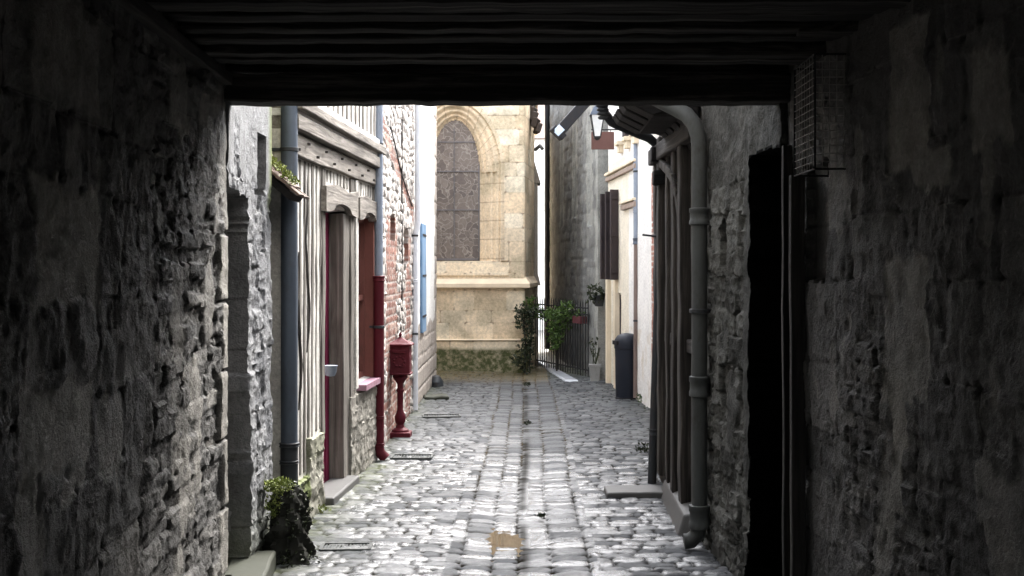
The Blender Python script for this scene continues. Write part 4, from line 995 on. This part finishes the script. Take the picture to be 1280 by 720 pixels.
# drain grates, loose stones, weeds, litter
def grate(label, x, y, w, l, rz):
    mb = MB(); n = 14; z = .018
    c, s_ = math.cos(rz), math.sin(rz)
    for u in (-.5, .5): mb.box((x+u*w*c, y+u*w*s_, z), (.02, l, .025), rz); mb.box((x-u*l*s_, y+u*l*c, z), (w, .02, .025), rz)
    for k in range(1, n): u = k/n-.5; mb.box((x+u*w*c, y+u*w*s_, z-.003), (.01, l, .018), rz)
    tag(mb.build('drain_grate', M['greyiron'], None), label, 'drain grate', 'iron drain grates in the cobbles')
grate('iron drain grate in the cobbles right of the mossy guard stone', -1.06, 7.0, .28, .16, .05)
grate('iron drain grate at the outlet of the dark red pipe', -1.0, 10.35, .34, .2, 0)
grate('iron drain grate in the cobbles beside the postbox', -.95, 13.2, .4, .22, .1)
ls = MB(); ls.beam((-1.3,15.0,.02),(-1.0,15.05,.03), .3, .07, seg=3, wob=.01)
tag(ls.build('loose_slab', M['stonetrim2'], None, 35, .02), 'mossy flat stone lying at the foot of the white house', 'stone slab')
bl = MB(); bl.lathe((-1.27,16.6,-.02), [(.1,0),(.1,.1),(.06,.17),(.01,.19)], 14, 1, 1.4)
tag(bl.build('corner_stone', M['zincdark'], None), 'small rounded dark corner stone near the end of the left wall', 'stone')
def weed(label, c, n, r, h, mat='leafdark', grp='weeds growing between the cobbles'):
    mb = MB(); mb.leaves((c[0],c[1],c[2]+h*.5), (r,r,h*.5), n, .03, 1.5)
    tag(mb.build('weed', M[mat], None, 0, 0, (c[0],c[1],0)), label, 'weed', grp)
weed('dark weed in the middle channel nearest the church', (-.02,16.6,.0), 40, .05, .06)
weed('dark tuft in the middle channel level with the postbox', (.0,12.6,.0), 26, .05, .03)
weed('dark tuft in the channel just behind the puddle', (.08,7.9,.0), 18, .03, .02)
weed('grassy weeds along the dark timber house wall past the leaning pipe', (1.02,10.6,.0), 60, .08, .1, 'leafdark')
weed('green weed at the foot of the cream house beside the bin', (1.36,14.5,.0), 50, .06, .14, 'leaf')
weed('yellow green weeds at the foot of the timber house plinth', (-1.4,8.0,.0), 40, .07, .06, 'mossgreen')

# far background down the side lane
fh = thing('far_house', 'bright white house far down the side lane', 'house', (1,33,0))
MB().span((.1,33,-.5),(5,38,5.2)).build('wall', M['far'], fh, 0)
for z in (1.3, 3.2):
    for x in (.42,1.4,2.4): wo = MB().span((x,32.97,z),(x+.22,33.02,z+.9)).build('window', flat('grey shutter', (.45,.45,.43)), fh, 0)
MB().poly3([(0,32.8,5.2),(5.1,32.8,5.2),(5.1,38.2,5.2),(0,38.2,5.2)],[(0,35.4,6.6),(5.1,35.4,6.6),(5.1,35.6,6.6),(0,35.6,6.6)]).build('roof', M['roof'], fh, 0)

# ================================================================== light, camera
SUN_AZ, SUN_EL = 28.0, 50.0         # degrees, azimuth clockwise from +Y
w = bpy.data.worlds.new('World'); scene.world = w; w.use_nodes = True; nt = w.node_tree
bg = nt.nodes['Background']; sk = nt.nodes.new('ShaderNodeTexSky'); sk.sky_type = 'NISHITA'; sk.sun_disc = False
sk.sun_elevation = R(SUN_EL); sk.sun_rotation = R(SUN_AZ); sk.air_density = 1; sk.dust_density = 3.5; sk.ozone_density = 1
hs = nt.nodes.new('ShaderNodeHueSaturation'); hs.inputs['Saturation'].default_value = .3
nt.links.new(sk.outputs[0], hs.inputs['Color']); nt.links.new(hs.outputs[0], bg.inputs[0]); bg.inputs[1].default_value = .15
sd = bpy.data.lights.new('sun', 'SUN'); sd.energy = .36; sd.angle = R(22); sd.color = (1, .97, .93)
so = bpy.data.objects.new('sun', sd); COL.objects.link(so)
dirv = Vector((math.sin(R(SUN_AZ))*math.cos(R(SUN_EL)), math.cos(R(SUN_AZ))*math.cos(R(SUN_EL)), math.sin(R(SUN_EL))))
so.rotation_euler = dirv.to_track_quat('Z', 'Y').to_euler(); so.location = (0,0,20)
cam = bpy.data.cameras.new('camera'); co = bpy.data.objects.new('camera', cam); COL.objects.link(co)
co.location = (0,0,EYE); co.rotation_euler = (R(90),0,0)
cam.sensor_width = 36; cam.lens = F/1280*36; cam.shift_x = -(CX-640)/1280; cam.shift_y = -(360-HY)/1280
cam.clip_start = .05; cam.clip_end = 1000; scene.camera = co
vs = scene.view_settings; vs.view_transform = 'Standard'; vs.look = 'None'; vs.gamma = 1; vs.exposure = 3.45
